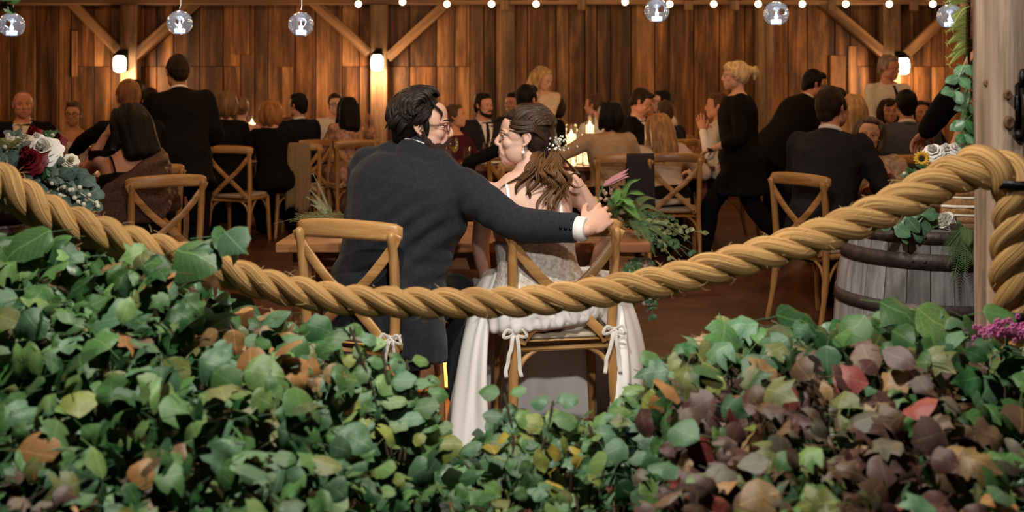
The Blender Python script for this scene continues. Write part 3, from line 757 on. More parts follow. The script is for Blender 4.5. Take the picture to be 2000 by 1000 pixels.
# ------------------------------------------------ lantern glowing on the floor under the table
amber = mat('amber_glass', (.9, .25, .05), .2, emit=(1.0, .28, .05), estr=5)
lx = P(880, 712, 4.75)
ln = empty('lantern', (lx.x, 4.75, 0), 0, 'small amber glass lantern glowing under the plank table', 'lantern')
MB().add(lathe([(0, 0), (.05, 0), (.055, .02), (.04, .03), (0, .03)], 18, cap=False)).build('base', iron, ln)
MB().add(lathe([(.035, .03), (.052, .07), (.055, .13), (.042, .18), (.036, .18), (.048, .13), (.046, .07), (.03, .035)], 18, cap=False)).build('glass', amber, ln)
MB().add(lathe([(.045, .18), (.05, .19), (.02, .22), (.006, .24), (0, .24)], 18, cap=False)).build('cap', iron, ln)
MB().add(lathe([(.003, .06), (.012, .085), (.008, .11), (.0005, .14)], 10)).build('flame', flame_m, ln)
lamp('lantern_lamp', 'POINT', (lx.x, 4.75, .29), 1.5, (1.0, .35, .1), .03)
# ================================================================ people
skin_l = mat('skin_light', (.62, .36, .26), .5, .08, 14, .1, 180, sss=.12, spec=.35)
skin_m = mat('skin_warm', (.52, .26, .165), .5, .08, 14, .1, 180, sss=.12, spec=.35)
skin_r = mat('skin_ruddy', (.58, .28, .2), .5, .1, 14, .1, 180, sss=.12, spec=.35)
lip_m = mat('lip', (.40, .15, .12), .45)
eye_w = mat('eye_white', (.7, .66, .62), .25)
eye_d = mat('eye_dark', (.02, .012, .008), .15)
cl = lambda n, c, r=.85, **k: mat(n, c, r, var=k.pop('var', .1), vscale=k.pop('vscale', 30), bump=k.pop('bump', .25), bscale=k.pop('bscale', 350), bdist=.002, spec=k.pop('spec', .12), **k)
suit_black = cl('suit_black', (.006, .0055, .006)); suit_char = cl('suit_charcoal', (.020, .020, .025)); suit_navy = cl('suit_navy', (.008, .010, .018)); suit_blue = cl('suit_slate', (.075, .08, .105))
knit_black = cl('knit_black', (.006, .0055, .006), bscale=150); shirt_w = cl('shirt_white', (.74, .71, .68), var=.04, bump=.1); shirt_g = cl('shirt_pale', (.55, .50, .46), var=.05)
burg = cl('burgundy_cloth', (.055, .008, .016)); cream = cl('cream_cloth', (.62, .49, .36)); beige = cl('beige_knit', (.40, .27, .16), bscale=120, bump=.6); oat = cl('oat_knit', (.55, .43, .33), bscale=120, bump=.5)
rust = cl('rust_cloth', (.34, .10, .035)); tan_d = cl('champagne_cloth', (.62, .50, .46), .4); trouser_b = cl('trouser_black', (.007, .0065, .008)); shoe_m = mat('black_leather', (.012, .01, .01), .3)
sequin = mat('sequin_cloth', (.45, .24, .15), .35, .6, 26, .8, 90, metal=.35); shawl_m = mat('brown_sparkle_shawl', (.085, .042, .03), .45, .7, 140, .8, 220, metal=.3)
floral = mat('patterned_blouse', (.50, .38, .28), .7, .45, 34, .3, 120)
tie_tan = cl('tie_tan', (.34, .25, .16), .5); tie_blk = cl('tie_black', (.012, .01, .012), .5); tie_grey = cl('tie_grey', (.14, .13, .15), .5)
def hairm(n, a, b): return mat(n, a, .5, .45, 3, .7, 9, stretch=(14, 14, 2.2), spec=.18 if max(a) < .05 else .3)
hair_blk = hairm('hair_black', (.006, .0045, .004), 0); hair_dk = hairm('hair_dark_brown', (.025, .014, .009), 0); hair_br = hairm('hair_brown', (.075, .037, .018), 0)
hair_red = hairm('hair_auburn', (.25, .105, .035), 0); hair_bl = hairm('hair_blonde', (.46, .29, .13), 0); hair_pl = hairm('hair_pale_blonde', (.62, .47, .26), 0); hair_gr = hairm('hair_grey', (.26, .21, .17), 0); hair_cop = hairm('hair_copper', (.34, .15, .05), 0); hair_lb = hairm('hair_light_brown', (.2, .11, .055), 0)
SH = {'skin_l': skin_l}
def head_parts(fem=False, vox=.0056):
    m = MB(); k = .95 if fem else 1.0; jw = .90 if fem else 1.0
    E = lambda c, r, **kw: m.add(ell(c, r, 20, 14, **kw))
    E((0, -.018, .032), (.0755*k, .094, .084)); E((0, .040, .042), (.061*k, .050, .054)); E((0, .030, -.018), (.0645*k, .060, .072))
    E((0, .036, -.062), (.053*k*jw, .052, .046)); E((0, .066, -.094), (.020 if fem else .025, .021, .018)); E((0, .05, -.083), (.037*jw, .038, .027))
    for s in (-1, 1):
        E((s*.034*k, .060, -.022), (.028, .024, .026)); E((s*.036*k*jw, .026, -.05), (.03, .048, .048)); E((s*.043*k*jw, .012, -.066), (.02, .034, .026))
        E((s*.056*k, .035, .02), (.014, .03, .035))
        m.add(tube([(s*.006, .0885, .020), (s*.026, .0865, .0245), (s*.047, .071, .02)], [.009, .009, .008], 10))
        E((s*.0098, .0985, -.030), (.0078, .009, .0072))
        er = [(s*(.073*k), .004, -.022), (s*.077*k, -.004, -.024), (s*(.080*k), -.018, -.010), (s*(.083*k), -.024, .008), (s*(.081*k), -.015, .023), (s*(.077*k), -.002, .020), (s*(.074*k), .003, .010)]
        m.add(tube(smoothpath(er, 4), .0046, 8)); E((s*.074*k, -.009, 0), (.0055, .013, .018)); E((s*.0755*k, .001, -.025), (.005, .0068, .0075))
    m.add(tube([(0, .0865, .022), (0, .0965, .002), (0, .1065, -.017), (0, .106, -.025)], [.0075, .0078, .0098, .0102], 12))
    E((0, .086, -.047), (.021, .012, .014)); E((0, .0835, -.074), (.021, .012, .012)); E((0, .08, -.06), (.03, .014, .02))
    return remesh(m, vox, 8 if vox < .0048 else 4)
HEADS = {False: head_parts(False), True: head_parts(True)}
def add_head(mb, fem, M, face=True, beard=None, hd=None, glasses=None, smile=.0):
    """joins a head to mb; material slots: 0 skin 1 lip 2 eye white 3 eye dark 4 hair"""
    mb.add(T(hd or HEADS[fem], M))
    k = .95 if fem else 1
    def A(vf, mi): mb.add(T(vf, M), mi)
    for s in (-1, 1):
        A(ell((s*.031*k, .0748, .004), (.0118, .009, .0060), 12, 8), 2); A(ell((s*.0305*k, .0822, .004), (.0050, .0030, .0052), 10, 6), 3)
        A(tube([(s*.019, .0855, .0115), (s*.031, .0875, .0135), (s*.043, .0815, .010)], [.0024, .0036, .0024], 6), 0)     # lid
        A(tube([(s*.019, .0835, -.0035), (s*.031, .0855, -.0055), (s*.043, .0795, -.0025)], [.002, .0026, .002], 6), 0)
        A(tube([(s*.013, .0955, .0245), (s*.022, .0955, .0285), (s*.033, .091, .0305), (s*.049, .0765, .0255)], [.0022, .003, .0026, .0012], 6, flat=.7), 4)
    z0 = -.0595
    A(tube([(-.023*k, .0855, z0+.005*smile), (-.0085, .0965, z0+.0022-.001*smile), (0, .0975, z0+.0008-.001*smile), (.0085, .0965, z0+.0022-.001*smile), (.023*k, .0855, z0+.005*smile)], [.001, .0026, .0024, .0026, .001], 8), 1)
    A(tube([(-.022*k, .0852, z0+.0045*smile-.0015), (-.009, .0945, z0-.0045), (.009, .0945, z0-.0045), (.022*k, .0852, z0+.0045*smile-.0015)], [.001, .0032, .0032, .001], 8), 1)
def fwd(yaw): return np.array([-math.sin(R(yaw)), math.cos(R(yaw)), 0])
def ik(S, H, l1, l2, pole):
    S, H, pole = np.array(S, float), np.array(H, float), np.array(pole, float)
    d = H-S; L = np.linalg.norm(d); mx = (l1+l2)*.995
    if L > mx: H = S+d/L*mx; d = H-S; L = mx
    u = d/L; a = (l1*l1-l2*l2+L*L)/(2*L); h = math.sqrt(max(l1*l1-a*a, 0)); p = nrm(pole-u*pole.dot(u))
    return S+u*a+p*h, H
def hand(mb, W, d, up, s=1.0, curl=.5, side=1, mi=0, spread=1.0, n=7):
    """hand at wrist W pointing along d, back of the hand towards up; side=+1 thumb on the +binormal side"""
    d = nrm(d); up = np.array(up, float); up = nrm(up-d*up.dot(d)); b = np.cross(d, up)*side
    Mx = np.column_stack([d, b, up])
    def A(vf): mb.add((np.asarray(vf[0])*s @ Mx.T+np.array(W), vf[1]), mi)
    A(ell((.048, 0, 0), (.052, .04, .0145), 14, 8)); A(ell((.01, 0, 0), (.03, .026, .018), 12, 8))
    for i, (y, l) in enumerate(((.03, .072), (.010, .08), (-.0105, .075), (-.03, .06))):
        base = np.array([.085-.008*abs(i-1.2), y*1.02, .0]); a = 0; pts = [base-np.array([.03, y*.25, 0]), base]; dirx = np.array([1, y*3*spread, 0.])
        for seg, fr in enumerate((.45, .32, .25)):
            a += curl*(.55, .9, .6)[seg]; base = base+l*fr*np.array([math.cos(a), y*3.2*spread*math.cos(a), -math.sin(a)]); pts.append(base)
        A(tube(pts, [.009, .0095, .0085, .008, .0066], n))
    A(tube([(.012, .022, -.004), (.038, .045, -.010), (.062, .058, -.016-.01*curl), (.085, .060, -.022-.022*curl)], [.014, .0115, .0095, .0075], n))
class Fig: pass
TOR_M = [(-.14, .150, .105), (-.04, .168, .122), (.08, .168, .125), (.25, .150, .112), (.45, .155, .116), (.65, .176, .125), (.8, .178, .118), (.9, .150, .098), (.97, .100, .075), (1.03, .062, .06)]
TOR_F = [(-.14, .155, .11), (-.04, .178, .126), (.08, .172, .126), (.27, .130, .10), (.42, .128, .10), (.62, .146, .112), (.78, .152, .105), (.9, .132, .085), (.97, .085, .066), (1.03, .052, .053)]
def figure(hp, D, yaw, fem=False, seated=True, lean=8, side=0, hyaw=None, hpitch=0, hroll=0, seat=None, scale=1.0, L=None, lh=None, rh=None, lpole=None, rpole=None, bulk=1.0, hoff=.03, stride=0.0, hs=1.0, hn=None, sht=.885):
    """joint layout in the figure's own space (origin on the floor, facing +Y)"""
    f = Fig(); f.fem = fem; f.seated = seated; f.yaw = yaw; f.bulk = bulk; f.s = scale; f.hs = hs
    Hw = P(hp[0], hp[1], D); f.Hw = Hw
    hn = hn or .150*scale*(.95 if fem else 1)
    la, sa = R(lean), R(side); up = nrm([math.sin(sa), math.sin(la)*math.cos(sa), math.cos(la)*math.cos(sa)]); f.up = up
    hy = (hyaw if hyaw is not None else yaw)-yaw
    nd = nrm(up*.6+np.array([0, .12, .5])); f.nd = nd
    pz0 = (seat or SEAT)+.09
    base_L = .52*scale*(.95 if fem else 1)
    if seated:
        need = (Hw.z-pz0-nd[2]*hn)/up[2]; Lt = min(max(need, base_L*.82), base_L*1.16) if L is None else L
        pz = Hw.z-nd[2]*hn-up[2]*Lt
    else:
        Lt = base_L if L is None else L; pz = Hw.z-nd[2]*hn-up[2]*Lt
    f.L = Lt
    # head offset from pelvis in local space
    neck = up*Lt; headoff = neck+nd*hn+np.array([0, hoff, 0])*0
    c, s_ = math.cos(R(yaw)), math.sin(R(yaw)); rot = np.array([[c, -s_, 0], [s_, c, 0], [0, 0, 1]])
    hw = rot @ headoff
    f.loc = (Hw.x-hw[0], Hw.y-hw[1], 0); f.rotm = rot
    f.pel = np.array([0, 0, pz]); f.neck = f.pel+neck; f.head = f.pel+headoff
    f.xd = nrm(np.array([math.cos(sa), 0, -math.sin(sa)])); f.yd = np.cross(f.up, f.xd)
    f.M = Matrix.Translation(f.head) @ Matrix.Rotation(R(hy), 4, 'Z') @ Matrix.Rotation(R(hpitch), 4, 'X') @ Matrix.Rotation(R(hroll), 4, 'Y') @ Matrix.Scale(scale*(.95 if fem else 1.0)*hs, 4)
    tab = TOR_F if fem else TOR_M; f.tab = [(t, a*scale*bulk, b*scale*bulk) for t, a, b in tab]
    sw = (.156 if fem else .180)*scale*(.5+.5*bulk)
    f.sh = {}; f.el = {}; f.wr = {}
    for k, sg in (('l', -1), ('r', 1)):
        S = f.pel+f.up*Lt*sht+f.xd*sg*sw; f.sh[k] = S
        H = {'l': lh, 'r': rh}[k]
        if H is None: H = (sg*.15, .36, f.pel[2]+.17) if seated else (sg*.25, .05, f.pel[2]-.04)
        elif isinstance(H, tuple) and len(H) == 4:           # world target (px, py, D, 'w')
            wv = np.array(P(H[0], H[1], H[2]))-np.array(f.loc); H = rot.T @ wv
        pole = {'l': lpole, 'r': rpole}[k] or (sg*.6, -.5, -.6)
        e, h = ik(S, H, .285*scale, .255*scale, pole); f.el[k] = e; f.wr[k] = h
    f.hip = {}; f.kn = {}; f.an = {}
    for k, sg in (('l', -1), ('r', 1)):
        f.hip[k] = f.pel+np.array([sg*.092*scale, 0, -.02])
        if seated: f.kn[k] = np.array([sg*.13, .43*scale, pz-.03]); f.an[k] = np.array([sg*.14, .40*scale, .085])
        else:
            st = stride*sg; f.an[k] = np.array([sg*.095, st*.42-.02, .085+(.05 if st < 0 else 0)]); f.kn[k] = f.hip[k]*.5+f.an[k]*.5+np.array([sg*.01, .03+abs(st)*.08, 0])
    return f
def torso_secs(f, t0, t1, grow=0.0, mul=1.0, n=9, flare=0.0):
    ts = [t[0] for t in f.tab]; out = []
    for t in np.linspace(t0, t1, n):
        a = np.interp(t, ts, [q[1] for q in f.tab]); b = np.interp(t, ts, [q[2] for q in f.tab])
        if t < -.14: a += (-.14-t)*.12; b += (-.14-t)*.15
        fl = flare*max(0, .15-t)
        out.append((f.pel+f.up*f.L*t+f.yd*(.012*math.sin(t*3)), f.xd, f.yd, a*mul+grow+fl, b*mul+grow+fl))
    return out
def arm(mb, f, k, r=(.047, .04, .034, .026), end=1.0, cap=True, n=10):
    s = f.s*(.9 if f.fem else 1)*(.6+.4*f.bulk); S, E, W = f.sh[k], f.el[k], f.wr[k]
    pts = [S, S*.5+E*.5, E, E*.5+W*.5, W]; rr = [r[0]*1.1, r[0]*.95, r[1], r[2]*1.06, r[3]]
    if end < 1.0:
        q = smoothpath(pts, 6); m = max(3, int(len(q)*end)); pts = q[:m]; rr = np.interp(np.linspace(0, 4*end, m), range(5), rr)
    else:
        pts = smoothpath(pts, 4); rr = np.interp(np.linspace(0, 4, len(pts)), range(5), rr)
    mb.add(tube(pts, np.array(rr)*s, n))
def legs(mb, f, r=(.082, .058, .05, .036), n=10, upto=1.0):
    for k in 'lr':
        pts = [f.hip[k], f.hip[k]*.5+f.kn[k]*.5, f.kn[k], f.kn[k]*.5+f.an[k]*.5, f.an[k]]
        rr = [r[0], r[0]*.93, r[1], r[2]*1.05, r[3]]
        mb.add(tube(smoothpath(pts, 3), np.interp(np.linspace(0, 4, 13), range(5), rr)*f.s, n))
def body(f, skin, hairmat, label, vox=.024, name='person', curl=.6, hand_up=None, hd=None, smile=0, neckr=None, hvox=None, group=None, hands='lr', detail=7):
    m = MB(); m.add(loft(torso_secs(f, -.16, 1.0, 0, 1, 12)))
    for k in 'lr': arm(m, f, k); 
    legs(m, f); nr = neckr or (.046 if f.fem else .056)*f.s
    for k in 'lr':
        a = f.an[k]; m.add(tube([a+np.array([0, -.03, -.04]), a+np.array([0, .05, -.045]), a+np.array([0, .15, -.06])], [.036*f.s, .036*f.s, .025*f.s], 8))
    hb = np.array((f.M @ Vector((0, -.025, -.05))))
    m.add(tube([f.neck-f.up*.06*f.s, f.neck*.5+hb*.5, hb], [nr*1.25, nr, nr], 12))
    V, F = remesh(m, vox, 4)
    mb = MB().add((V, F)); add_head(mb, f.fem, f.M, hd=hd, smile=smile)
    for k in hands:
        d = nrm(f.wr[k]-f.el[k]); u = (hand_up or {}).get(k, (0, 0, 1) if abs(d[2]) < .8 else (1 if k == 'r' else -1, 0, 0))
        hand(mb, f.wr[k]-d*.01, d, u, f.s*(.9 if f.fem else 1), curl, 1 if k == 'l' else -1, n=detail) if True else None
    o = mb.build(name, [skin, lip_m, eye_w, eye_d, hairmat], None, True, f.loc, (0, 0, R(f.yaw)))
    tag(o, label, 'person', group); f.ob = o
    return o
def cloth(f, name, mb, m, vox, fold=(.006, (9, 9, 14)), smooth=4):
    vf = remesh(mb, vox, smooth, fold); MB().add(vf).build(name, m, f.ob); return vf
def jacket(f, m, vox=.017, hem=-.42, grow=.016, name='jacket', sleeve=(.066, .057, .05, .044), end=.97, top=.985, fold=(.007, (9, 9, 14)), open_front=True, flare=.0):
    mb = MB(); mb.add(loft(torso_secs(f, hem if not f.seated else max(hem, -.30), top, grow, 1.03, 13, flare)))
    for k in 'lr':
        arm(mb, f, k, sleeve, end); mb.add(ell(f.sh[k]-f.up*.012, (.056*f.s, .06*f.s, .048*f.s), 12, 8))
    # shoulder line
    mb.add(tube([f.sh['l']+f.up*.012, f.neck-f.up*.035-f.xd*.07, f.neck-f.up*.02, f.neck-f.up*.035+f.xd*.07, f.sh['r']+f.up*.012], [.045*f.s, .052*f.s, .06*f.s, .052*f.s, .045*f.s], 12))
    return cloth(f, name, mb, m, vox, fold)
def collar(f, m, name, r=.066, z=.0, h=.022, t=.006, back=False, drop=.035):
    """standing collar ring round the neck, lower in front"""
    V = []; n = 26; c = f.neck+f.up*(z)
    for j, (rr, zz) in enumerate(((r, -h), (r*.97, h*.6), (r*1.08, h*.5), (r*1.16, -h*.9), (r, -h))):
        for i in range(n):
            a = 2*math.pi*i/n; s = math.sin(a); V.append(c+f.xd*rr*math.cos(a)*f.s+f.yd*(rr*.98*s*f.s-.004)+f.up*(zz-drop*max(0, s)+.012*max(0, -s)))
    MB().add((V, grid_faces(n, 5))).build(name, m, f.ob)
def vfront(f, jk, shirt, lap, tie=None, w=.075, depth=.30, lapels=True):
    """shirt V, lapels and tie lying on the front of the jacket"""
    tr = bvh(jk); N = f.neck; d = -f.yd; start = N+f.yd*.5
    def pt(x, z): q = start+f.xd*x+f.up*z; return tuple(q)
    rows = []
    for j in range(9):
        t = j/8; z = .01-depth*t; ww = w*(1-t)**.8+.004; rows.append([pt(ww*u, z) for u in (-1, -.5, 0, .5, 1)])
    MB().add(patch(tr, rows, 0, d, .004)).build('shirt_front', shirt, f.ob)
    if lapels:
        for s in (-1, 1):
            rows = []
            for j in range(8):
                t = j/7; z = .005-depth*t; inn = w*(1-t)**.8; o_ = inn+.052*(1-abs(t-.35)*1.25)
                rows.append([pt(s*(inn+(o_-inn)*u), z) for u in (0, .5, 1)])
            MB().add(patch(tr, rows, 0, d, .008)).build('lapel', lap, f.ob)
    if tie:
        rows = []
        for j in range(10):
            t = j/9; z = -.012-depth*1.05*t; ww = (.014 if j < 1 else .011 if j == 1 else .013+.014*t); rows.append([pt(ww*u, z) for u in (-1, 0, 1)])
        MB().add(patch(tr, rows, 0, d, .011)).build('tie', tie, f.ob)
        MB().add(ell(np.array(N)+f.yd*.0, .001, 4, 3)) if False else None
def trousers(f, m, vox=.024):
    mb = MB(); legs(mb, f, (.098, .078, .072, .062)); mb.add(loft(torso_secs(f, -.16, .12, .012, 1.03, 5))); cloth(f, 'trousers', mb, m, vox)
    for k in 'lr':
        a = f.an[k]; MB().add(tube([a+np.array([0, -.04, -.045]), a+np.array([0, .04, -.04]), a+np.array([0, .12, -.055]), a+np.array([0, .19, -.062])], [.036, .042, .036, .026], 10, flat=.95)).build('shoe', shoe_m, f.ob)
def skirt(f, m, vox=.024, length=.2):
    mb = MB(); legs(mb, f, (.11, .10, .10, .09)); mb.add(loft(torso_secs(f, -.16, .2, .016, 1.03, 6)))
    if f.seated:
        mb.add(tube([f.pel, (f.kn['l']+f.kn['r'])/2+np.array([0, 0, -.01])], [.13, .1], 12)); mb.add(tube([(f.kn['l']+f.kn['r'])/2, (f.an['l']+f.an['r'])/2+np.array([0, 0, length])], [.12, .15], 12))
    else: mb.add(tube([f.pel, (f.an['l']+f.an['r'])/2+np.array([0, 0, .35])], [.16, .2], 14))
    cloth(f, 'skirt', mb, m, vox)
def top(f, m, vox=.018, t1=.985, sleeve=None, end=.97, grow=.011, name='top', fold=(.006, (9, 9, 14)), hem=-.1, sl='lr', bust=True):
    mb = MB(); mb.add(loft(torso_secs(f, hem, t1, grow, 1.03, 12)))
    if f.fem and bust:
        for s in (-1, 1): mb.add(ell(f.pel+f.up*f.L*.66+f.xd*s*.065+f.yd*.075, (.062, .06, .062)))
    if sleeve:
        for k in sl: arm(mb, f, k, sleeve, end)
        if t1 > .93: mb.add(tube([f.sh['l'], f.neck-f.up*.04, f.sh['r']], [.05*f.s, .058*f.s, .05*f.s], 12))
    return cloth(f, name, mb, m, vox, fold)
# ------------------------------------------------ hair
def hair(f, kind, m, vox=.0105, extra=None, amp=.003):
    mb = MB(); E = lambda c, r, **kw: mb.add(ell(c, r, 18, 12, **kw))
    def lk(p, r, fl=1.0): mb.add(tube(smoothpath(p, 4), np.interp(np.linspace(0, 1, 4*(len(p)-1)+1), np.linspace(0, 1, len(r)), r), 10, flat=fl))
    w = .95 if f.fem else 1.0
    if kind in ('short', 'crop', 'messy', 'pixie', 'recede'):
        up_ = .010 if kind == 'crop' else .02
        E((0, -.03, .044), (.080*w, .094, .084+up_*.6)); E((0, -.05, .015), (.080*w, .070, .08))
        E((0, -.07, -.03), (.062*w, .04, .055))
        if kind not in ('recede',): E((0, .034, .088), (.058*w, .046, .034+up_*.4))
        for s in (-1, 1): E((s*.07*w, -.012, .035), (.014, .045, .035)); E((s*.073*w, .018, .01), (.007, .014, .026))
        if kind in ('messy', 'pixie'):
            q = random.Random(int(abs(f.Hw.x)*1000)); 
            for i in range(14): E((q.uniform(-.05, .05), q.uniform(-.09, .07), .105+q.uniform(-.012, .012)), (.022, .03, .018))
    elif kind == 'bald':
        for s in (-1, 1): E((s*.071, -.03, .02), (.0105, .045, .032))
        E((0, -.092, .0), (.06, .022, .04)); E((0, -.02, .117), (.045, .05, .004))
    else:
        E((0, -.026, .046), (.083*w, .098, .086)); E((0, -.05, .012), (.082*w, .070, .085)); E((0, .038, .096), (.055, .04, .026))
        for s in (-1, 1): E((s*.072*w, -.005, .03), (.014, .05, .045))
        if kind == 'capbob':
            for s in (-1, 1): lk([(s*.06, -.02, .08), (s*.084, -.03, .02), (s*.084, -.02, -.05), (s*.07, .0, -.085)], [.03, .03, .028, .018])
            lk([(0, -.08, .07), (0, -.1, 0), (0, -.09, -.06), (0, -.075, -.09)], [.05, .058, .052, .035])
        if kind in ('bob', 'shag'):
            for s in (-1, 1):
                lk([(s*.06, .0, .09), (s*.088, -.005, .02), (s*.09, .005, -.05), (s*.075, .03, -.105)], [.03, .034, .034, .022], 1.0)
                lk([(s*.05, -.05, .08), (s*.075, -.055, .0), (s*.07, -.05, -.08), (s*.055, -.03, -.12)], [.04, .045, .045, .028])
            lk([(0, -.08, .07), (0, -.105, 0), (0, -.095, -.07), (0, -.075, -.12)], [.05, .058, .055, .035])
            if kind == 'shag': lk([(-.04, .07, .1), (-.0, .088, .075), (.045, .085, .06)], [.018, .02, .015])
        elif kind == 'long':
            Ln = extra or .28
            for s in (-1, 1):
                lk([(s*.055, .01, .09), (s*.086, 0, .02), (s*.092, -.005, -.07), (s*.095, .02, -.15), (s*.085, .035, -.1-Ln*.6)], [.028, .032, .034, .034, .015])
                lk([(s*.04, -.05, .09), (s*.07, -.075, .0), (s*.075, -.085, -.1), (s*.08, -.09, -.2), (s*.06, -.085, -.05-Ln)], [.04, .046, .048, .044, .02])
            for x_ in (-.045, 0, .045): lk([(x_*.6, -.08, .08), (x_, -.112+abs(x_)*.2, 0), (x_*1.1, -.114+abs(x_)*.2, -.1), (x_*1.1+.01, -.117, -.2), (x_*.9, -.11, -.06-Ln+.02*math.sin(x_*90))], [.05, .056, .058, .052, .026])
        elif kind == 'updo':
            E((0, -.095, .03), (.055, .045, .05)); E((.01, -.115, .065), (.03, .03, .03)); E((-.025, -.12, .04), (.028, .028, .03)); E((.02, -.125, .015), (.028, .026, .03))
        elif kind == 'pony':
            E((0, -.125, .045), (.035, .035, .04)); lk([(0, -.12, .05), (0, -.165, .03), (0, -.16, -.02)], [.03, .035, .018]); lk([(.02, -.14, .07), (.03, -.18, .075), (.035, -.19, .04)], [.01, .012, .008])
            E((0, .065, .075), (.058, .03, .03)); E((0, .055, .06), (.064, .03, .03))
    V, F = remesh(mb, vox, 2)
    # strand relief running down the hair
    nn = normals(V, F); a = np.arctan2(V[:, 0], V[:, 1]+.02)
    d = np.array([noise.noise(Vector((aa*9, p[2]*6, p[1]*4)))*.7+noise.noise(Vector((aa*24, p[2]*7, p[1]*5)))*.5 for aa, p in zip(a, V)])
    V = V+nn*(amp*d)[:, None]
    V, F = T((V, F), f.M)
    MB().add((V, F)).build('hair', m, f.ob)
def beard(f, m, full=True):
    mb = MB()
    for s in (-1, 1): mb.add(tube(smoothpath([(s*.073, .008, -.02), (s*.066, .025, -.06), (s*.048, .06, -.09), (0, .085, -.1)], 4), [.009]*4+[.016]*5+[.02]*4, 10))
    mb.add(ell((0, .07, -.1), (.036, .028, .024))); mb.add(tube([(-.028, .083, -.062), (-.014, .097, -.047), (0, .1, -.045), (.014, .097, -.047), (.028, .083, -.062)], .007, 8))
    V, F = remesh(mb, .006, 2); MB().add(T((V, F), f.M)).build('beard', m, f.ob)
frame_m = mat('dark_spectacle_frame', (.03, .015, .012), .25)
def glasses(f, m=None, r=.0225):
    mb = MB()
    for s in (-1, 1):
        mb.add(tube([(s*.032+r*1.12*math.cos(a), .1+.0-.006*abs(math.cos(a))*(1 if s*math.cos(a) > 0 else 0), .003+r*.8*math.sin(a)) for a in np.linspace(0, 2*math.pi, 21)], .0018, 6, cap=False))
        mb.add(tube([(s*.057, .094, .009), (s*.072, .06, .01), (s*.0775, .0, .012), (s*.078, -.018, .0)], .0018, 6))
    mb.add(tube([(-.011, .101, .006), (0, .106, .009), (.011, .101, .006)], .0018, 6))
    MB().add(T((mb.verts(), mb.f), f.M)).build('eyeglasses', m or frame_m, f.ob)
def seat_for(f, label, dx=0, dy=0, yaw=None):
    rot = f.rotm; off = rot @ np.array([dx, -.02+dy, 0])
    return place_chair(f.loc[0]+off[0], f.loc[1]+off[1], f.yaw if yaw is None else yaw, label)
# ================================================================ wedding guests
LS = (.058, .05, .044, .038)
def suit(f, jm, sm=shirt_w, tie=None, front=False, tr=None, grow=.016, hem=-.42):
    jk = jacket(f, jm, grow=grow, hem=hem); collar(f, sm, 'shirt_collar', .062, .012, .02); collar(f, jm, 'jacket_collar', .076, -.012, .02, drop=.07)
    if front: vfront(f, jk, sm, jm, tie)
    trousers(f, tr or jm)
def shirt(f, sm, tie=None, tr=None, grow=.013):
    jk = jacket(f, sm, grow=grow, hem=-.12, name='shirt', sleeve=(.06, .05, .045, .036)); collar(f, sm, 'shirt_collar', .064, .008, .02, drop=.03)
    if tie: vfront(f, jk, sm, sm, tie, w=.03, lapels=False)
    trousers(f, tr or trouser_b)
GC = 'cross-back wooden chair '
# --- left table
f = figure((45, 205), 9.3, -165, lean=4, scale=1.05, bulk=1.1, hyaw=-150, lh=(-.1, .35, .8), rh=(.1, .38, .8))
body(f, skin_r, hair_gr, 'bald man in black suit and tan tie seated at the far left'); suit(f, suit_black, tie=tie_tan, front=True); hair(f, 'bald', hair_gr); seat_for(f, GC+'under the bald man in the black suit')
f = figure((143, 224), 9.55, 178, True, lean=3, hyaw=-168)
body(f, skin_m, hair_br, 'woman with short brown hair and glasses in a champagne dress'); top(f, tan_d, t1=.80, name='dress_bodice'); skirt(f, tan_d); hair(f, 'pixie', hair_br); glasses(f); seat_for(f, GC+'under the woman with short hair and glasses')
mb_ = MB()
for s in (-1, 1): mb_.add(strip(smoothpath([f.pel+f.up*f.L*.78+f.xd*s*.09+f.yd*.118, f.neck-f.up*.035+f.xd*s*.085+f.yd*.02, f.pel+f.up*f.L*.78+f.xd*s*.1-f.yd*.11], 6), .012, .003, (0, 1, .3)))
o = mb_.build('dress_straps', tan_d, f.ob); tag(o, kind='stuff')
f = figure((250, 193), 7.15, 42, lean=14, hyaw=35, lh=(140, 300, 7.35, 'w'), rh=(.05, .5, .8), hpitch=-8, lpole=(-.2, -.2, 1))
body(f, skin_r, hair_red, 'red-haired man in black suit reaching left over the table'); suit(f, suit_black); hair(f, 'short', hair_red); seat_for(f, GC+'under the red-haired man in black')
f = figure((262, 183), 9.75, 170, lean=5)
body(f, skin_m, hair_dk, 'brown-haired man mostly hidden behind the red-haired man'); suit(f, suit_char); hair(f, 'short', hair_dk); seat_for(f, GC+'under the hidden brown-haired man')
f = figure((296, 200), 9.2, -150, lean=3, hyaw=-120)
body(f, skin_r, hair_dk, 'man with dark receding hair and open white collar facing the red-haired man'); suit(f, suit_black, front=True); hair(f, 'recede', hair_dk); seat_for(f, GC+'under the man with the open white collar')
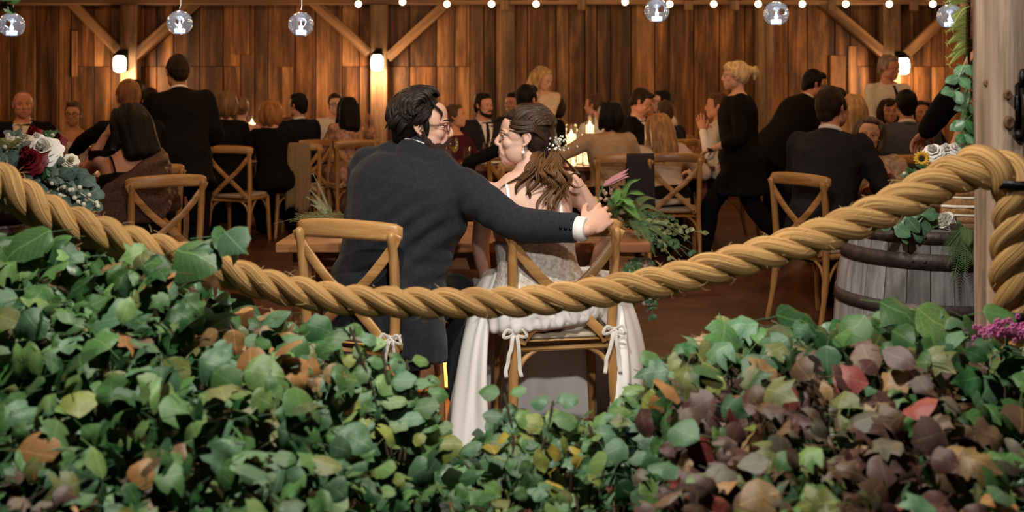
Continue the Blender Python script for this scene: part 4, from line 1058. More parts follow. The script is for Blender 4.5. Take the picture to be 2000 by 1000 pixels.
# woman in the brown shawl, nearest on the left
f = figure((247, 246), 6.2, 28, True, lean=16, scale=1.04, hyaw=62, hpitch=-14, lh=(207, 262, 6.32, 'w'), rh=(.1, .38, .74), lpole=(-.5, .6, -1))
body(f, skin_m, hair_blk, 'dark-haired woman with bare shoulder wrapped in a sparkling brown shawl', vox=.014)
top(f, suit_black, t1=.70, name='dress_bodice'); skirt(f, suit_black); hair(f, 'long', hair_blk, extra=.16)
MB().add(strip(smoothpath([f.pel+f.up*f.L*.66-f.xd*.085-f.yd*.125, f.pel+f.up*f.L*.82-f.xd*.1-f.yd*.118, f.neck-f.up*.045-f.xd*.105-f.yd*.03, f.pel+f.up*f.L*.8-f.xd*.1+f.yd*.1], 5), .006, .002, (0, 1, 0))).build('dress_strap', suit_black, f.ob)
mb_ = MB()
n1 = 12
for j in range(5):
    t = j/4; pts_ = [f.pel+f.up*f.L*(.02+.16*t)-f.xd*(.27-.04*t)+f.yd*.04, f.pel+f.up*f.L*(.1+.30*t)-f.xd*(.2-.04*t)-f.yd*.13, f.pel+f.up*f.L*(.14+.48*t)-f.yd*.165, f.pel+f.up*f.L*(.2+.62*t)+f.xd*.15-f.yd*.13, f.sh['r']*(.35+.6*t)+f.el['r']*(.65-.6*t)+f.xd*.035+f.up*.015, f.el['r']*.6+f.sh['r']*.4+f.yd*(.03+.07*t)+f.xd*.02]
    mb_.add(tube(smoothpath(pts_, 4), .045, 10, flat=.75))
arm(mb_, f, 'r', (.075, .07, .062, .05), .9)
cloth(f, 'shawl', mb_, shawl_m, .013, (.010, (11, 11, 20)))
c_ = P(292, 0, 6.05); place_chair(c_.x+.02, 6.14, 33, GC+'behind the woman in the brown shawl')
ph = P(199, 303, 6.05)
po = empty('smartphone', ph, R(20), 'smartphone with a lit white screen held beside the woman in the shawl', 'phone'); po.rotation_euler = (R(-55), 0, R(25))
MB().add(box((0, 0, 0), (.15, .075, .008), .003)).build('case', iron, po); MB().add(box((0, 0, .0045), (.138, .066, .001))).build('screen', mat('lit_screen', (.8, .85, .9), .2, emit=(.85, .92, 1), estr=2.5), po)
# standing man in black
f = figure((347, 142), 7.85, 22, seated=False, lean=24, side=-3, scale=1.06, bulk=1.0, hyaw=30, hpitch=-12, lh=(-.16, .42, .95), rh=(.08, .35, .95))
body(f, skin_m, hair_dk, 'man in black suit standing and bending over the left table'); suit(f, suit_black, grow=.02); hair(f, 'crop', hair_dk)
# --- second table on the left
f = figure((440, 203), 9.5, 20, True, lean=6)
body(f, skin_l, hair_lb, 'woman with short wavy blonde hair in black top beside the standing man'); top(f, knit_black, sleeve=LS); skirt(f, knit_black); hair(f, 'bob', hair_lb); seat_for(f, GC+'under the woman with short wavy blonde hair', .12, 0, -12)
f = figure((472, 212), 10.6, 5, True, lean=4)
body(f, skin_l, hair_lb, 'woman with brown updo and bare back in a low-cut dress'); top(f, knit_black, t1=.62, name='dress_bodice'); skirt(f, knit_black); hair(f, 'updo', hair_lb); seat_for(f, GC+'under the woman with the updo')
f = figure((529, 219), 9.75, 8, True, lean=5, bulk=1.08, side=-4, lh=(-.24, .25, .72))
body(f, skin_l, hair_cop, 'woman with straight copper bob in a black top seen from behind'); top(f, knit_black, sleeve=LS, end=.5); skirt(f, knit_black); hair(f, 'bob', hair_cop)
c_ = P(580, 0, 9.75); drch = place_chair(c_.x, 9.93, 4, GC+'with a beige cloth hanging over its back')
f = figure((581, 207), 10.6, 42, lean=6, hyaw=62)
body(f, skin_m, hair_blk, 'dark-haired man in navy suit seen from behind, facing left'); suit(f, suit_navy); hair(f, 'short', hair_blk); seat_for(f, GC+'under the dark-haired man in navy')
f = figure((655, 205), 11.6, -160, lean=2)
body(f, skin_l, hair_dk, 'man in pale waistcoat and grey tie partly hidden by the woman in sequins'); shirt(f, shirt_g, tie_grey); hair(f, 'short', hair_dk); glasses(f); seat_for(f, GC+'under the man in the pale waistcoat')
f = figure((678, 212), 10.6, 28, True, lean=4, rh=(727, 243, 10.9, 'w'), rpole=(.2, -.3, -1))
body(f, skin_m, hair_blk, 'woman with long black hair in tan sequined top reaching right'); top(f, sequin, sleeve=(.06, .052, .045, .038)); skirt(f, sequin); hair(f, 'long', hair_blk, extra=.18); seat_for(f, GC+'under the woman in the sequined top')
# --- middle table
f = figure((890, 228), 9.98, -125, True, lean=2, hyaw=-100, hpitch=6)
body(f, skin_m, hair_br, 'woman in burgundy dress looking up beside the groom\'s face'); top(f, burg, sleeve=LS, t1=.93); skirt(f, burg); hair(f, 'updo', hair_br); seat_for(f, GC+'under the woman in burgundy')
f = figure((945, 207), 10.5, -155, lean=5, hyaw=-135)
body(f, skin_r, hair_blk, 'smiling bearded man in charcoal suit behind the bride\'s face', smile=1); suit(f, suit_char, front=True, tie=tie_blk); hair(f, 'messy', hair_blk); beard(f, hair_blk); seat_for(f, GC+'under the smiling bearded man')
f = figure((1062, 155), 10.7, -165, True, False, lean=22, hyaw=-130, hpitch=-22, lh=(.1, .42, .85), rh=(.05, .5, .80))
body(f, skin_l, hair_bl, 'woman with long blonde hair in cream top standing and bending forward'); top(f, cream, sleeve=LS, hem=-.2); skirt(f, cream); hair(f, 'long', hair_bl, extra=.2)
f = figure((1033, 196), 8.55, -25, lean=8, hyaw=-50)
body(f, skin_r, hair_blk, 'man with black hair in white shirt just above the bride\'s head'); shirt(f, shirt_w); hair(f, 'short', hair_blk); seat_for(f, GC+'under the man in white shirt above the bride')
f = figure((1022, 234), 7.5, 8, True, lean=10, lh=(-.32, .2, .72), lpole=(-1, -.3, -.3))
body(f, skin_m, hair_blk, 'black-haired woman in black lace top hidden behind the bride'); top(f, knit_black, sleeve=LS, end=.7); skirt(f, knit_black); hair(f, 'short', hair_blk); seat_for(f, GC+'under the woman in black lace behind the bride')
f = figure((1001, 203), 11.7, 150, lean=4)
body(f, skin_m, hair_blk, 'dark-haired guest peeking out left of the blonde standing woman'); suit(f, suit_char); hair(f, 'short', hair_blk); seat_for(f, GC+'under the guest left of the standing blonde')
f = figure((1080, 208), 11.3, 110, True, lean=4)
body(f, skin_m, hair_dk, 'guest with dark hair half hidden right of the standing blonde'); top(f, knit_black, sleeve=LS); skirt(f, knit_black); hair(f, 'bob', hair_dk); seat_for(f, GC+'under the guest right of the standing blonde')
f = figure((1160, 207), 10.9, 35, lean=10, side=-8, hyaw=60)
body(f, skin_r, hair_br, 'brown-haired man in white shirt leaning behind the candles'); shirt(f, shirt_w); hair(f, 'crop', hair_br); seat_for(f, GC+'under the man in white shirt behind the candles')
f = figure((1187, 226), 8.3, 14, True, lean=8, bulk=1.12, hyaw=55, lh=(-.38, .25, .73), rh=(.2, .35, .72), lpole=(-1, -.4, -.2))
body(f, skin_m, hair_blk, 'woman with black shoulder-length hair in beige sweater right of the candles', vox=.016); top(f, beige, vox=.015, sleeve=(.068, .06, .052, .044), name='sweater'); skirt(f, trouser_b); hair(f, 'bob', hair_blk); jch = seat_for(f, GC+'with a dark jacket over it, under the woman in the beige sweater', .06, -.02, 0)
f = figure((1252, 200), 10.2, -125, lean=14, hyaw=-105, hpitch=-30, scale=1.03, rh=(.05, .3, 1.0), lh=(-.1, .4, .8))
body(f, skin_r, hair_dk, 'young man with bowed head and dark jacket resting his chin on his hand'); suit(f, suit_black, front=True); hair(f, 'messy', hair_dk); seat_for(f, GC+'under the young man with the bowed head')
f = figure((1292, 199), 11.5, 110, lean=4, hyaw=95)
body(f, skin_l, hair_blk, 'dark-haired man with glasses in white shirt facing left'); shirt(f, shirt_w); hair(f, 'short', hair_blk); glasses(f); seat_for(f, GC+'under the dark-haired man with glasses')
f = figure((1297, 220), 10.8, 30, lean=8)
body(f, skin_r, hair_br, 'brown-haired guest behind the woman with wavy hair'); suit(f, suit_char); hair(f, 'crop', hair_br); seat_for(f, GC+'under the guest behind the woman with wavy hair')
f = figure((1283, 252), 8.45, 10, True, lean=12, bulk=1.15, side=-3, hyaw=25, hpitch=-10, rh=(.3, .2, .72))
body(f, skin_l, hair_cop, 'woman with long wavy copper hair in oatmeal cardigan', vox=.016); top(f, oat, vox=.015, sleeve=(.07, .062, .054, .046), name='cardigan', hem=-.22); skirt(f, trouser_b); hair(f, 'long', mat('hair_golden', (.34, .17, .06), .42, .5, 3, .7, 9, stretch=(14, 14, 2.2)), extra=.30, amp=.007); seat_for(f, GC+'under the woman with long wavy hair', .05, -.02, -4)
f = figure((1400, 208), 9.7, 62, lean=6, hyaw=80, lh=(1372, 252, 9.45, 'w'), rh=(1383, 256, 9.55, 'w'), lpole=(-.3, -.2, -1), rpole=(.3, -.2, -1))
body(f, skin_r, hair_br, 'man in white shirt clapping his hands beside the blonde server', vox=.017, curl=.25, hand_up={'l': (-1, 0, .3), 'r': (1, 0, .3)}); shirt(f, shirt_w); hair(f, 'crop', hair_br); seat_for(f, GC+'under the clapping man')
# server walking past
f = figure((1436, 149), 8.5, 84, True, False, lean=3, hyaw=88, scale=1.06, bulk=1.22, stride=.75, lh=(-.14, .26, .92), rh=(.2, .1, .80), lpole=(-.6, -.6, -.4), L=.55)
body(f, skin_l, hair_pl, 'blonde server in black walking left across the room', vox=.015, curl=.7); top(f, knit_black, vox=.015, sleeve=(.066, .06, .056, .05), end=.72, hem=-.5, grow=.022); trousers(f, trouser_b); hair(f, 'pony', hair_pl, vox=.007)
MB().add(lathe([(.031, -.012), (.034, -.012), (.034, .012), (.031, .012), (.031, -.012)], 16, tuple(f.wr['l']), False)).build('watch', iron, f.ob)
# --- right side
f = figure((1591, 166), 9.2, -68, seated=False, lean=40, hyaw=-88, hpitch=-18, bulk=1.12, scale=1.02, lh=(-.1, .45, .8), rh=(.12, .45, .8))
body(f, skin_m, hair_blk, 'man with glasses in black coat bending over behind the seated man in charcoal'); suit(f, suit_black, grow=.022); hair(f, 'short', hair_blk); glasses(f)
f = figure((1627, 212), 6.4, -38, lean=17, bulk=1.07, scale=1.05, hyaw=-55, lh=(-.1, .45, .8), rh=(.2, .42, .8))
body(f, skin_r, hair_dk, 'dark-haired man in charcoal suit seated with his back turned at right', vox=.015); 
jk = jacket(f, suit_char, vox=.012, grow=.02, fold=(.008, (10, 10, 14))); collar(f, shirt_w, 'shirt_collar', .064, .016, .02); collar(f, suit_char, 'jacket_collar', .078, -.012, .02, drop=.07); trousers(f, suit_char)
hair(f, 'short', hair_dk, vox=.007)
c_ = P(1575, 0, 6.1); place_chair(c_.x+.13, 6.22, -58, GC+'under the seated man in charcoal')
f = figure((1660, 214), 8.0, 10, True, lean=6)
body(f, skin_l, hair_bl, 'blonde guest hidden behind the seated man in charcoal'); top(f, knit_black, sleeve=LS); skirt(f, knit_black); hair(f, 'long', hair_bl); seat_for(f, GC+'under the hidden blonde guest')
f = figure((1697, 265), 7.15, 172, True, lean=14, hyaw=160, hpitch=2, hroll=-8, bulk=1.12, scale=1.1, lh=(-.12, .34, .8), rh=(.12, .34, .8))
body(f, skin_l, hair_gr, 'older woman with grey-brown bob in patterned cream blouse', vox=.015); top(f, floral, vox=.015, sleeve=(.07, .062, .054, .045), name='blouse', t1=.95); skirt(f, trouser_b); hair(f, 'capbob', mat('hair_greybrown', (.085, .058, .042), .42, .5, 3, .7, 9, stretch=(14, 14, 2.2)), vox=.007); seat_for(f, GC+'under the older woman in the patterned blouse')
f = figure((1737, 133), 10.3, -165, seated=False, lean=5, hyaw=-140, hpitch=-10, scale=1.03, lh=(-.16, .28, .95), rh=(.16, .28, .95), bulk=1.06)
body(f, skin_r, hair_gr, 'grey-haired man in white shirt and black tie standing at the right'); shirt(f, shirt_w, tie_blk); hair(f, 'crop', hair_gr)
f = figure((1769, 206), 8.2, -8, lean=8, bulk=1.1)
body(f, skin_m, hair_blk, 'dark-haired man in slate blue suit seen from behind'); suit(f, suit_blue); hair(f, 'crop', hair_blk); seat_for(f, GC+'under the man in slate blue')
f = figure((1738, 218), 9.42, 170, True, lean=4)
body(f, skin_m, hair_dk, 'dark-haired woman facing the camera left of the slate-suited man'); top(f, burg, sleeve=LS); skirt(f, burg); hair(f, 'shag', hair_dk); seat_for(f, GC+'under the woman left of the slate-suited man')
f = figure((1799, 221), 9.8, 175, True, lean=4)
body(f, skin_m, hair_dk, 'brown-haired woman facing the camera right of the slate-suited man'); top(f, knit_black, sleeve=LS); skirt(f, knit_black); hair(f, 'bob', hair_dk); seat_for(f, GC+'under the woman right of the slate-suited man')
f = figure((1918, 28), 4.7, 72, True, False, lean=10, scale=1.1, bulk=1.25, hyaw=80, lh=(1798, 268, 5.0, 'w'), rh=(1850, 330, 4.5, 'w'), lpole=(-.2, 0, 1))
body(f, skin_m, hair_dk, 'woman in rust dress and black sleeves mostly hidden behind the right door post', vox=.016); top(f, rust, t1=.9, name='dress_bodice', hem=-.2); skirt(f, rust); hair(f, 'long', hair_dk)
mb_ = MB()
arm(mb_, f, 'l', (.068, .06, .052, .044), .97); arm(mb_, f, 'r', (.068, .06, .052, .044), .3); mb_.add(tube([f.sh['l'], f.neck-f.up*.05-f.yd*.03, f.sh['r']], [.04, .045, .04], 12)); cloth(f, 'sleeves', mb_, knit_black, .014)
# ------------------------------------------------ cloth draped over chair backs
def drape(ch, label, m, x0, x1, front, back, name, cat, seed, wav=.012, n=26):
    """a cloth folded over the top rail of a chair"""
    q = random.Random(seed); V = []; nr = 22; zt = .912
    for j in range(nr+1):
        t = j/nr
        for i in range(n+1):
            u = i/n; x = x0+(x1-x0)*u; yr = -.232+.045*(x/.228)**2
            wv = wav*math.sin(u*19+seed)+wav*.6*math.sin(u*37+seed*2)
            if t < .42: k = 1-t/.42; y = yr-.026-abs(wv)*k*1.2-.01*k+.0*t; z = zt-.02-(front*k)*(1+.06*math.sin(u*7+seed))
            elif t < .58: a = (t-.42)/.16*math.pi; y = yr-.026*math.cos(a); z = zt-.02+.022*math.sin(a)
            else: k = (t-.58)/.42; y = yr+.026+abs(wv)*k; z = zt-.02-back*k
            V.append((x*(1-.0*t), y, z))
    F = [(j*(n+1)+i, j*(n+1)+i+1, (j+1)*(n+1)+i+1, (j+1)*(n+1)+i) for j in range(nr) for i in range(n)]
    o = MB().add((V, F)).build(name, m, None, True, ch.location, ch.rotation_euler)
    md = o.modifiers.new('thickness', 'SOLIDIFY'); md.thickness = .006
    return tag(o, label, cat)
drape(drch, 'beige scarf hanging over the back of a chair behind the groom', cl('beige_scarf', (.24, .17, .09), .9), -.11, .12, .62, .5, 'scarf', 'scarf', 3, .02)
drape(jch, 'dark grey jacket hung over the chair beside the beige sweater', cl('grey_jacket', (.035, .032, .036), .9), .02, .24, .42, .3, 'jacket', 'jacket', 5, .025)
# ================================================================ the couple
HM, HF = head_parts(False, .0032), head_parts(True, .0032)
# ------------------------------------------------ groom
groom_cloth = mat('groom_wool', (.019, .021, .027), .85, .22, 90, .4, 420, spec=.15, sheen=.08, bdist=.002)
G = figure((826, 247), 4.14, -24, lean=9, side=10, scale=1.03, bulk=1.26, hyaw=-91, hpitch=-3, hs=1.06, hn=.118, sht=.85, rh=(1134, 447, 3.78, 'w'), lh=(-.10, .36, .70), rpole=(0, -.4, -1), lpole=(-.25, .2, -1))
# the right arm reaches straight behind the bride
body(G, skin_l, hair_blk, 'groom in dark grey suit with black hair, beard and glasses, arm round the bride', vox=.012, hd=HM, smile=1, neckr=.064, hands='l', detail=9)
mb_ = MB(); mb_.add(loft(torso_secs(G, -.34, .97, .022, 1.04, 16)))
arm(mb_, G, 'l', (.07, .061, .054, .047), .96, n=16)
S_, E_, W_ = G.sh['r'], G.el['r'], G.wr['r']
dW = nrm(W_-E_); pth = smoothpath([S_-G.xd*.05, S_+G.xd*.02, S_*.5+E_*.5+G.up*.004, E_, E_*.5+W_*.5, W_-dW*.012], 6)
mb_.add(tube(pth, np.interp(np.linspace(0, 1, len(pth)), [0, .2, .4, .6, .8, 1], [.088, .084, .077, .068, .062, .057]), 18, roundcap=False))
for k in 'lr': mb_.add(ell(G.sh[k]-G.up*.012, (.072, .075, .062), 16, 10))
mb_.add(tube([G.sh['l']+G.up*.018, G.neck-G.up*.028-G.xd*.085, G.neck-G.up*.002, G.neck-G.up*.028+G.xd*.085, G.sh['r']+G.up*.018], [.052, .080, .088, .080, .052], 16)); mb_.add(tube([G.neck-G.up*.03-G.yd*.02, G.neck+G.up*.012-G.yd*.014], [.095, .078], 18))
# jacket skirt spreading over the seat and hanging at the side
mb_.add(loft([(G.pel+np.array([.02, -.02, .10]), G.xd, G.yd, .215, .13), (G.pel+np.array([.03, .0, -.02]), G.xd, G.yd, .23, .14), (G.pel+np.array([.04, .0, -.08]), G.xd, G.yd, .235, .14)], 24))
mb_.add(loft([(G.pel+np.array([.19, -.05, .06]), G.xd, G.yd, .07, .13), (G.pel+np.array([.215, -.05, -.10]), G.xd, G.yd, .075, .12), (G.pel+np.array([.215, -.05, -.19]), G.xd, G.yd, .072, .115)], 16))
V, F = remesh(mb_, .0085, 5)
nn = normals(V, F)
def gfold(p):
    q = Vector(p); d = .006*noise.noise(q*7)+.003*noise.noise(q*17)
    # creases radiating from the armpit and across the lower back
    lx, lz = p[0], p[2]
    d += .008*math.sin((lz*1.0-lx*.75)*75+2*noise.noise(q*4))*math.exp(-((lx-.17)**2+(lz-.86)**2)/.022)
    d += .006*math.sin((lz+lx*.25)*70+2.5*noise.noise(q*5))*math.exp(-((lz-.66)**2)/.012)*(.5+.5*noise.noise(q*6))
    d += .005*math.sin((lz-lx)*60)*math.exp(-((lx-.35)**2+(lz-.9)**2)/.02)
    return d
V = V+nn*np.array([gfold(p) for p in V])[:, None]
jk = (V, F); MB().add(jk).build('jacket', groom_cloth, G.ob)
tr_ = bvh(jk)
# centre seam and shoulder seam as stitched ridges
d_ = G.yd; st = G.neck-G.yd*.6
rows = [[tuple(st+G.xd*(x+.012)+G.up*(-.03-.6*t)) for x in (-.0022, .0022)] for t in np.linspace(0, 1, 24)]
MB().add(patch(tr_, rows, 0, tuple(d_), .0012, .002)).build('back_seam', groom_cloth, G.ob)
collar(G, shirt_w, 'shirt_collar', .070, .032, .024, drop=.03); 
V = []; n = 40; c_ = G.neck+G.up*.02
for rr, zz in ((.076, .030), (.080, .038), (.087, .030), (.102, -.016), (.106, -.03), (.09, -.03)):
    for i in range(n):
        a = 2*math.pi*i/n; s = math.sin(a); V.append(c_+G.xd*rr*math.cos(a)+G.yd*(rr*.95*s-.004)+G.up*(zz-.075*max(0, s)-.012*abs(math.cos(a))))
MB().add((V, grid_faces(n, 6))).build('jacket_collar', groom_cloth, G.ob)
trousers(G, groom_cloth, .018)
# cuff, buttons and the hand on the bride's shoulder
dW = nrm(W_-E_)
MB().add(tube([W_-dW*.04, W_+dW*.0, W_+dW*.021, W_+dW*.023], [.045, .047, .046, .038], 20, roundcap=False)).build('shirt_cuff', shirt_w, G.ob)
ax = nrm(np.cross(dW, G.up)); 
for k in range(3):
    h = tr_.ray_cast(Vector(W_-dW*(.022+.019*k)-G.yd*.3-G.up*.0-np.array([0, 0, .004])), Vector(G.yd), 1)
    if h[0]: MB().add(ell(h[0], (.0068, .004, .0068), 12, 8)).build('sleeve_button', iron, G.ob)
mb_ = MB()
rotG = G.rotm.T
def toG(px, py, D): return rotG @ (np.array(P(px, py, D))-np.array(G.loc))
hd_ = toG(1182, 405, 3.86)-W_
hand(mb_, W_+dW*.026, nrm(hd_), rotG @ np.array([.25, -1, .45]), 1.18, .8, -1, n=9)
mb_.add(tube([W_-dW*.05, W_+dW*.02], [.03, .03], 12))
V, F = remesh(mb_, .0042, 2); MB().add((V, F)).build('hand', skin_l, G.ob)
glasses(G, mat('red_brown_frame', (.08, .018, .015), .2))
# hair in swept locks
def skull(psi, u, lift, w=1.0):
    """point on the scalp: psi 0 front .. 90 crown .. 180 back .. 230 nape; u -1..1 across"""
    k = math.sqrt(max(0, 1-u*u)); r = 1+lift
    return np.array([.0775*w*u*r, -.018+.096*r*k*math.cos(R(psi)), .032+.087*r*k*math.sin(R(psi))])
def lock_mesh(paths, M, n=7):
    mb = MB()
    for pth, r, fl in paths:
        p = smoothpath(pth, 4); t = np.linspace(0, 1, len(p)); rr = r*np.clip(np.minimum(.55+2.2*t, (1-t)*2.6+.12), 0, 1)
        mb.add(tube(p, rr, n, flat=fl, uv=True))
    V = mb.verts()
    mb.v = [T((V, []), M)[0]] if M is not None else [V]
    return mb
q = random.Random(21); paths = []
for u in np.linspace(-.98, .98, 46):
    end = 232 if abs(u) < .6 else 222-60*(abs(u)-.6)
    st = 60+14*abs(u)**3 if abs(u) < .85 else 74
    for k in range(11):
        p0 = st+(end-st)*(k+q.uniform(-.5, .5))/11.2; ln = q.uniform(38, 66); uu = u+q.uniform(-.05, .05)
        fr = max(0, 1-(p0-st)/60)
        pts = []
        for j in range(6):
            t = j/5; ps = min(p0+ln*t, end+4); lf = .14+.16*math.sin(math.pi*min(1, t+.15))*(.6+.7*fr)-.10*(ps > 190)
            pts.append(skull(ps, max(-.99, min(.99, uu+.05*math.sin(t*4+u*5+.3*k))), lf))
        paths.append((pts, q.uniform(.0048, .0082), .7))
for s in (-1, 1):                                  # sides above and behind the ears
    for i in range(60):
        y0 = q.uniform(-.085, .04); z0 = q.uniform(.045 if y0 > -.03 else .015, .08); ln = q.uniform(.04, .07)
        pts = [np.array([s*(.078+.012*math.sin(t*3)-.02*max(0, y0-.02-ln*t)), y0-ln*t*.8, z0-.025*t*t-.03*t]) for t in np.linspace(0, 1, 5)]
        paths.append((pts, q.uniform(.005, .008), .6))
pts = [skull(58, .62, .18), skull(40, .7, .2), np.array([.062, .072, .055]), np.array([.066, .07, .03])]; paths.append((pts, .006, .6))
groom_hair = fibre('groom_hair_strands', (.004, .003, .003), (.024, .016, .012), 14, 9, .45, .8, .28)
lock_mesh(paths, G.M).build('hair', groom_hair, G.ob)
mb_ = MB(); mb_.add(ell((0, -.03, .048), (.083, .098, .09), 20, 14)); mb_.add(ell((0, -.055, .01), (.08, .068, .082), 18, 12)); mb_.add(ell((0, -.075, -.035), (.064, .04, .05), 16, 10))
for s in (-1, 1): mb_.add(ell((s*.073, .022, -.002), (.008, .013, .036)))
V, F = remesh(mb_, .006, 2); MB().add(T((V, F), G.M)).build('under_hair', hair_blk, G.ob)
mb_ = MB()
for s in (-1, 1):
    mb_.add(tube(smoothpath([(s*.0745, .010, -.02), (s*.068, .03, -.062), (s*.052, .066, -.092), (0, .092, -.106)], 4), [.009]*3+[.017]*5+[.024]*5, 12))
    mb_.add(ell((s*.046, .06, -.075), (.02, .026, .022)))
mb_.add(ell((0, .078, -.104), (.042, .034, .032))); mb_.add(tube([(-.032, .083, -.068), (-.015, .100, -.047), (0, .103, -.044), (.015, .100, -.047), (.032, .083, -.068)], .0085, 8))
V, F = remesh(mb_, .0045, 2); nn = normals(V, F); V = V+nn*np.array([.0035*noise.noise(Vector(p)*160) for p in V])[:, None]
MB().add(T((V, F), G.M)).build('beard', mat('groom_beard', (.035, .014, .009), .7, .4, 300, .8, 400), G.ob)
gc = P(690, 0, 3.91); gch = place_chair(gc.x+.058, 4.075, -22, 'golden oak cross-back chair under the groom')
chair_ties(gch, 1, 2)
# ------------------------------------------------ bride
B = figure((1023, 270), 4.10, 10, True, lean=4, side=-6, scale=1.02, bulk=1.12, hyaw=91, hpitch=3, hs=1.05, hn=.128, sht=.87, lh=(948, 560, 4.42, 'w'), rh=(1160, 520, 4.4, 'w'), lpole=(-1, -.4, -.3), rpole=(1, -.5, -.4))
bride_skin = mat('bride_skin', (.68, .42, .32), .45, .07, 14, .08, 200, sss=.15, spec=.4)
body(B, bride_skin, hair_br, 'bride with half-up brown hair and white dress, smiling at the groom', vox=.0105, hd=HF, smile=1.6, neckr=.050, detail=9)
lace = mat('ivory_lace', (.68, .62, .55), .7, .35, 70, .8, 110, bdist=.006); satin = mat('ivory_satin', (.86, .84, .81), .42, .03, 4, .12, 10, spec=.45, sheen=.1)
mb_ = MB(); mb_.add(loft(torso_secs(B, .0, .50, .008, 1.03, 10)))
V, F = remesh(mb_, .0085, 3); MB().add((V, F)).build('lace_bodice', lace, B.ob)
bt = bvh((V, F))
for k in range(6):                                  # covered buttons down the back
    h = bt.ray_cast(Vector(B.pel+B.up*B.L*(.40-.062*k)-B.yd*.5), Vector(B.yd), 1)
    if h[0]: MB().add(ell(h[0], .0052, 10, 6)).build('button', satin, B.ob)
bodyt = BVHTree.FromPolygons([v.co for v in B.ob.data.vertices], [tuple(p.vertices) for p in B.ob.data.polygons])
for s in (-1, 1):                                   # spaghetti straps
    xs = .088*s; pts = []
    for z in np.linspace(B.L*.46, B.L*.93, 9):
        h = bodyt.ray_cast(Vector(B.pel+B.up*z+B.xd*xs*(1+.15*math.sin(z*5))-B.yd*.5), Vector(B.yd), 1)
        if h[0]: pts.append(np.array(h[0])-B.yd*.003)
    for z in np.linspace(B.L*.93, B.L*.6, 7):
        h = bodyt.ray_cast(Vector(B.pel+B.up*z+B.xd*xs*.95+B.yd*.5), Vector(-B.yd), 1)
        if h[0]: pts.append(np.array(h[0])+B.yd*.003)
    MB().add(strip(smoothpath(pts, 3), .006, .002, (0, 1, .15))).build('strap', satin, B.ob)
# satin skirt: hips and lap, then long panels falling to the floor on both sides of the chair
mb_ = MB(); mb_.add(loft(torso_secs(B, -.14, .16, .02, 1.05, 7)))
for k in 'lr': mb_.add(tube([B.hip[k], B.hip[k]*.5+B.kn[k]*.5, B.kn[k]], [.125, .12, .105], 14))
for i in range(10):                                 # gathered pleats behind the waist
    a = -1.15+2.3*i/9; bs = B.pel+B.up*.075+B.xd*.19*math.sin(a)-B.yd*.14*math.cos(a); mb_.add(tube([bs, bs+B.xd*.03*math.sin(a)-B.yd*.03-B.up*.07, bs+B.xd*.04*math.sin(a)-B.yd*.025-B.up*.13], [.014, .026, .02], 8))
V, F = remesh(mb_, .009, 3, (.008, (13, 13, 9))); MB().add((V, F)).build('satin_skirt', satin, B.ob)
rotB = B.rotm.T
def toB(p): return rotB @ (np.array(p)-np.array(B.loc))
def panel(name, ctrl, amp, freq, ph):
    C = [[np.array(P(*c)) for c in r] for r in ctrl]
    rows = [smoothpath(r, 14) for r in C]; nu = len(rows[0]); cols = [smoothpath([rows[j][i] for j in range(len(rows))], 9) for i in range(nu)]
    nv = len(cols[0]); V = []
    for i in range(nu):
        for j in range(nv):
            p = cols[i][j]; u, v = i/(nu-1), j/(nv-1)
            pu = cols[min(i+1, nu-1)][j]-cols[max(i-1, 0)][j]; pv = cols[i][min(j+1, nv-1)]-cols[i][max(j-1, 0)]; nn = nrm(np.cross(pu, pv))
            a = amp*(.25+.75*v)*(math.sin(u*freq+ph+1.2*v)+.4*math.sin(u*freq*2.3+ph*2-v*2))
            z = p+nn*a; z[2] = max(z[2], .006); V.append(toB(z))
    F = [(i*nv+j, i*nv+j+1, (i+1)*nv+j+1, (i+1)*nv+j) for i in range(nu-1) for j in range(nv-1)]
    o = MB().add((V, F)).build(name, satin, B.ob); md = o.modifiers.new('thickness', 'SOLIDIFY'); md.thickness = .004
panel('skirt_panel', [[(992, 520, 4.06), (962, 525, 4.15), (945, 540, 4.3), (960, 560, 4.5)], [(968, 590, 4.02), (940, 590, 4.07), (922, 600, 4.28), (945, 610, 4.5)], [(955, 660, 4.0), (918, 670, 4.03), (902, 680, 4.25), (925, 690, 4.5)], [(952, 770, 3.97), (905, 780, 4.0), (886, 770, 4.2), (905, 760, 4.5)], [(960, 872, 3.98), (900, 884, 3.96), (876, 860, 4.16), (890, 822, 4.45)]], .016, 15, .4)
panel('skirt_panel', [[(1120, 520, 4.06), (1170, 525, 4.15), (1205, 535, 4.3), (1190, 560, 4.5)], [(1192, 590, 4.03), (1215, 590, 4.08), (1232, 595, 4.28), (1215, 600, 4.5)], [(1196, 660, 4.0), (1232, 660, 4.03), (1252, 665, 4.25), (1235, 670, 4.5)], [(1194, 770, 3.95), (1238, 765, 3.98), (1262, 740, 4.25), (1250, 740, 4.5)], [(1178, 884, 3.93), (1215, 880, 3.95), (1268, 830, 4.25), (1262, 815, 4.5)]], .016, 15, 2.0)
panel('skirt_panel', [[(960, 560, 4.5), (1010, 545, 4.42), (1120, 545, 4.42), (1190, 560, 4.5)], [(925, 690, 4.5), (1000, 680, 4.36), (1130, 680, 4.36), (1235, 670, 4.5)], [(890, 815, 4.45), (1000, 818, 4.36), (1130, 818, 4.36), (1262, 812, 4.5)]], .02, 22, 1.0)
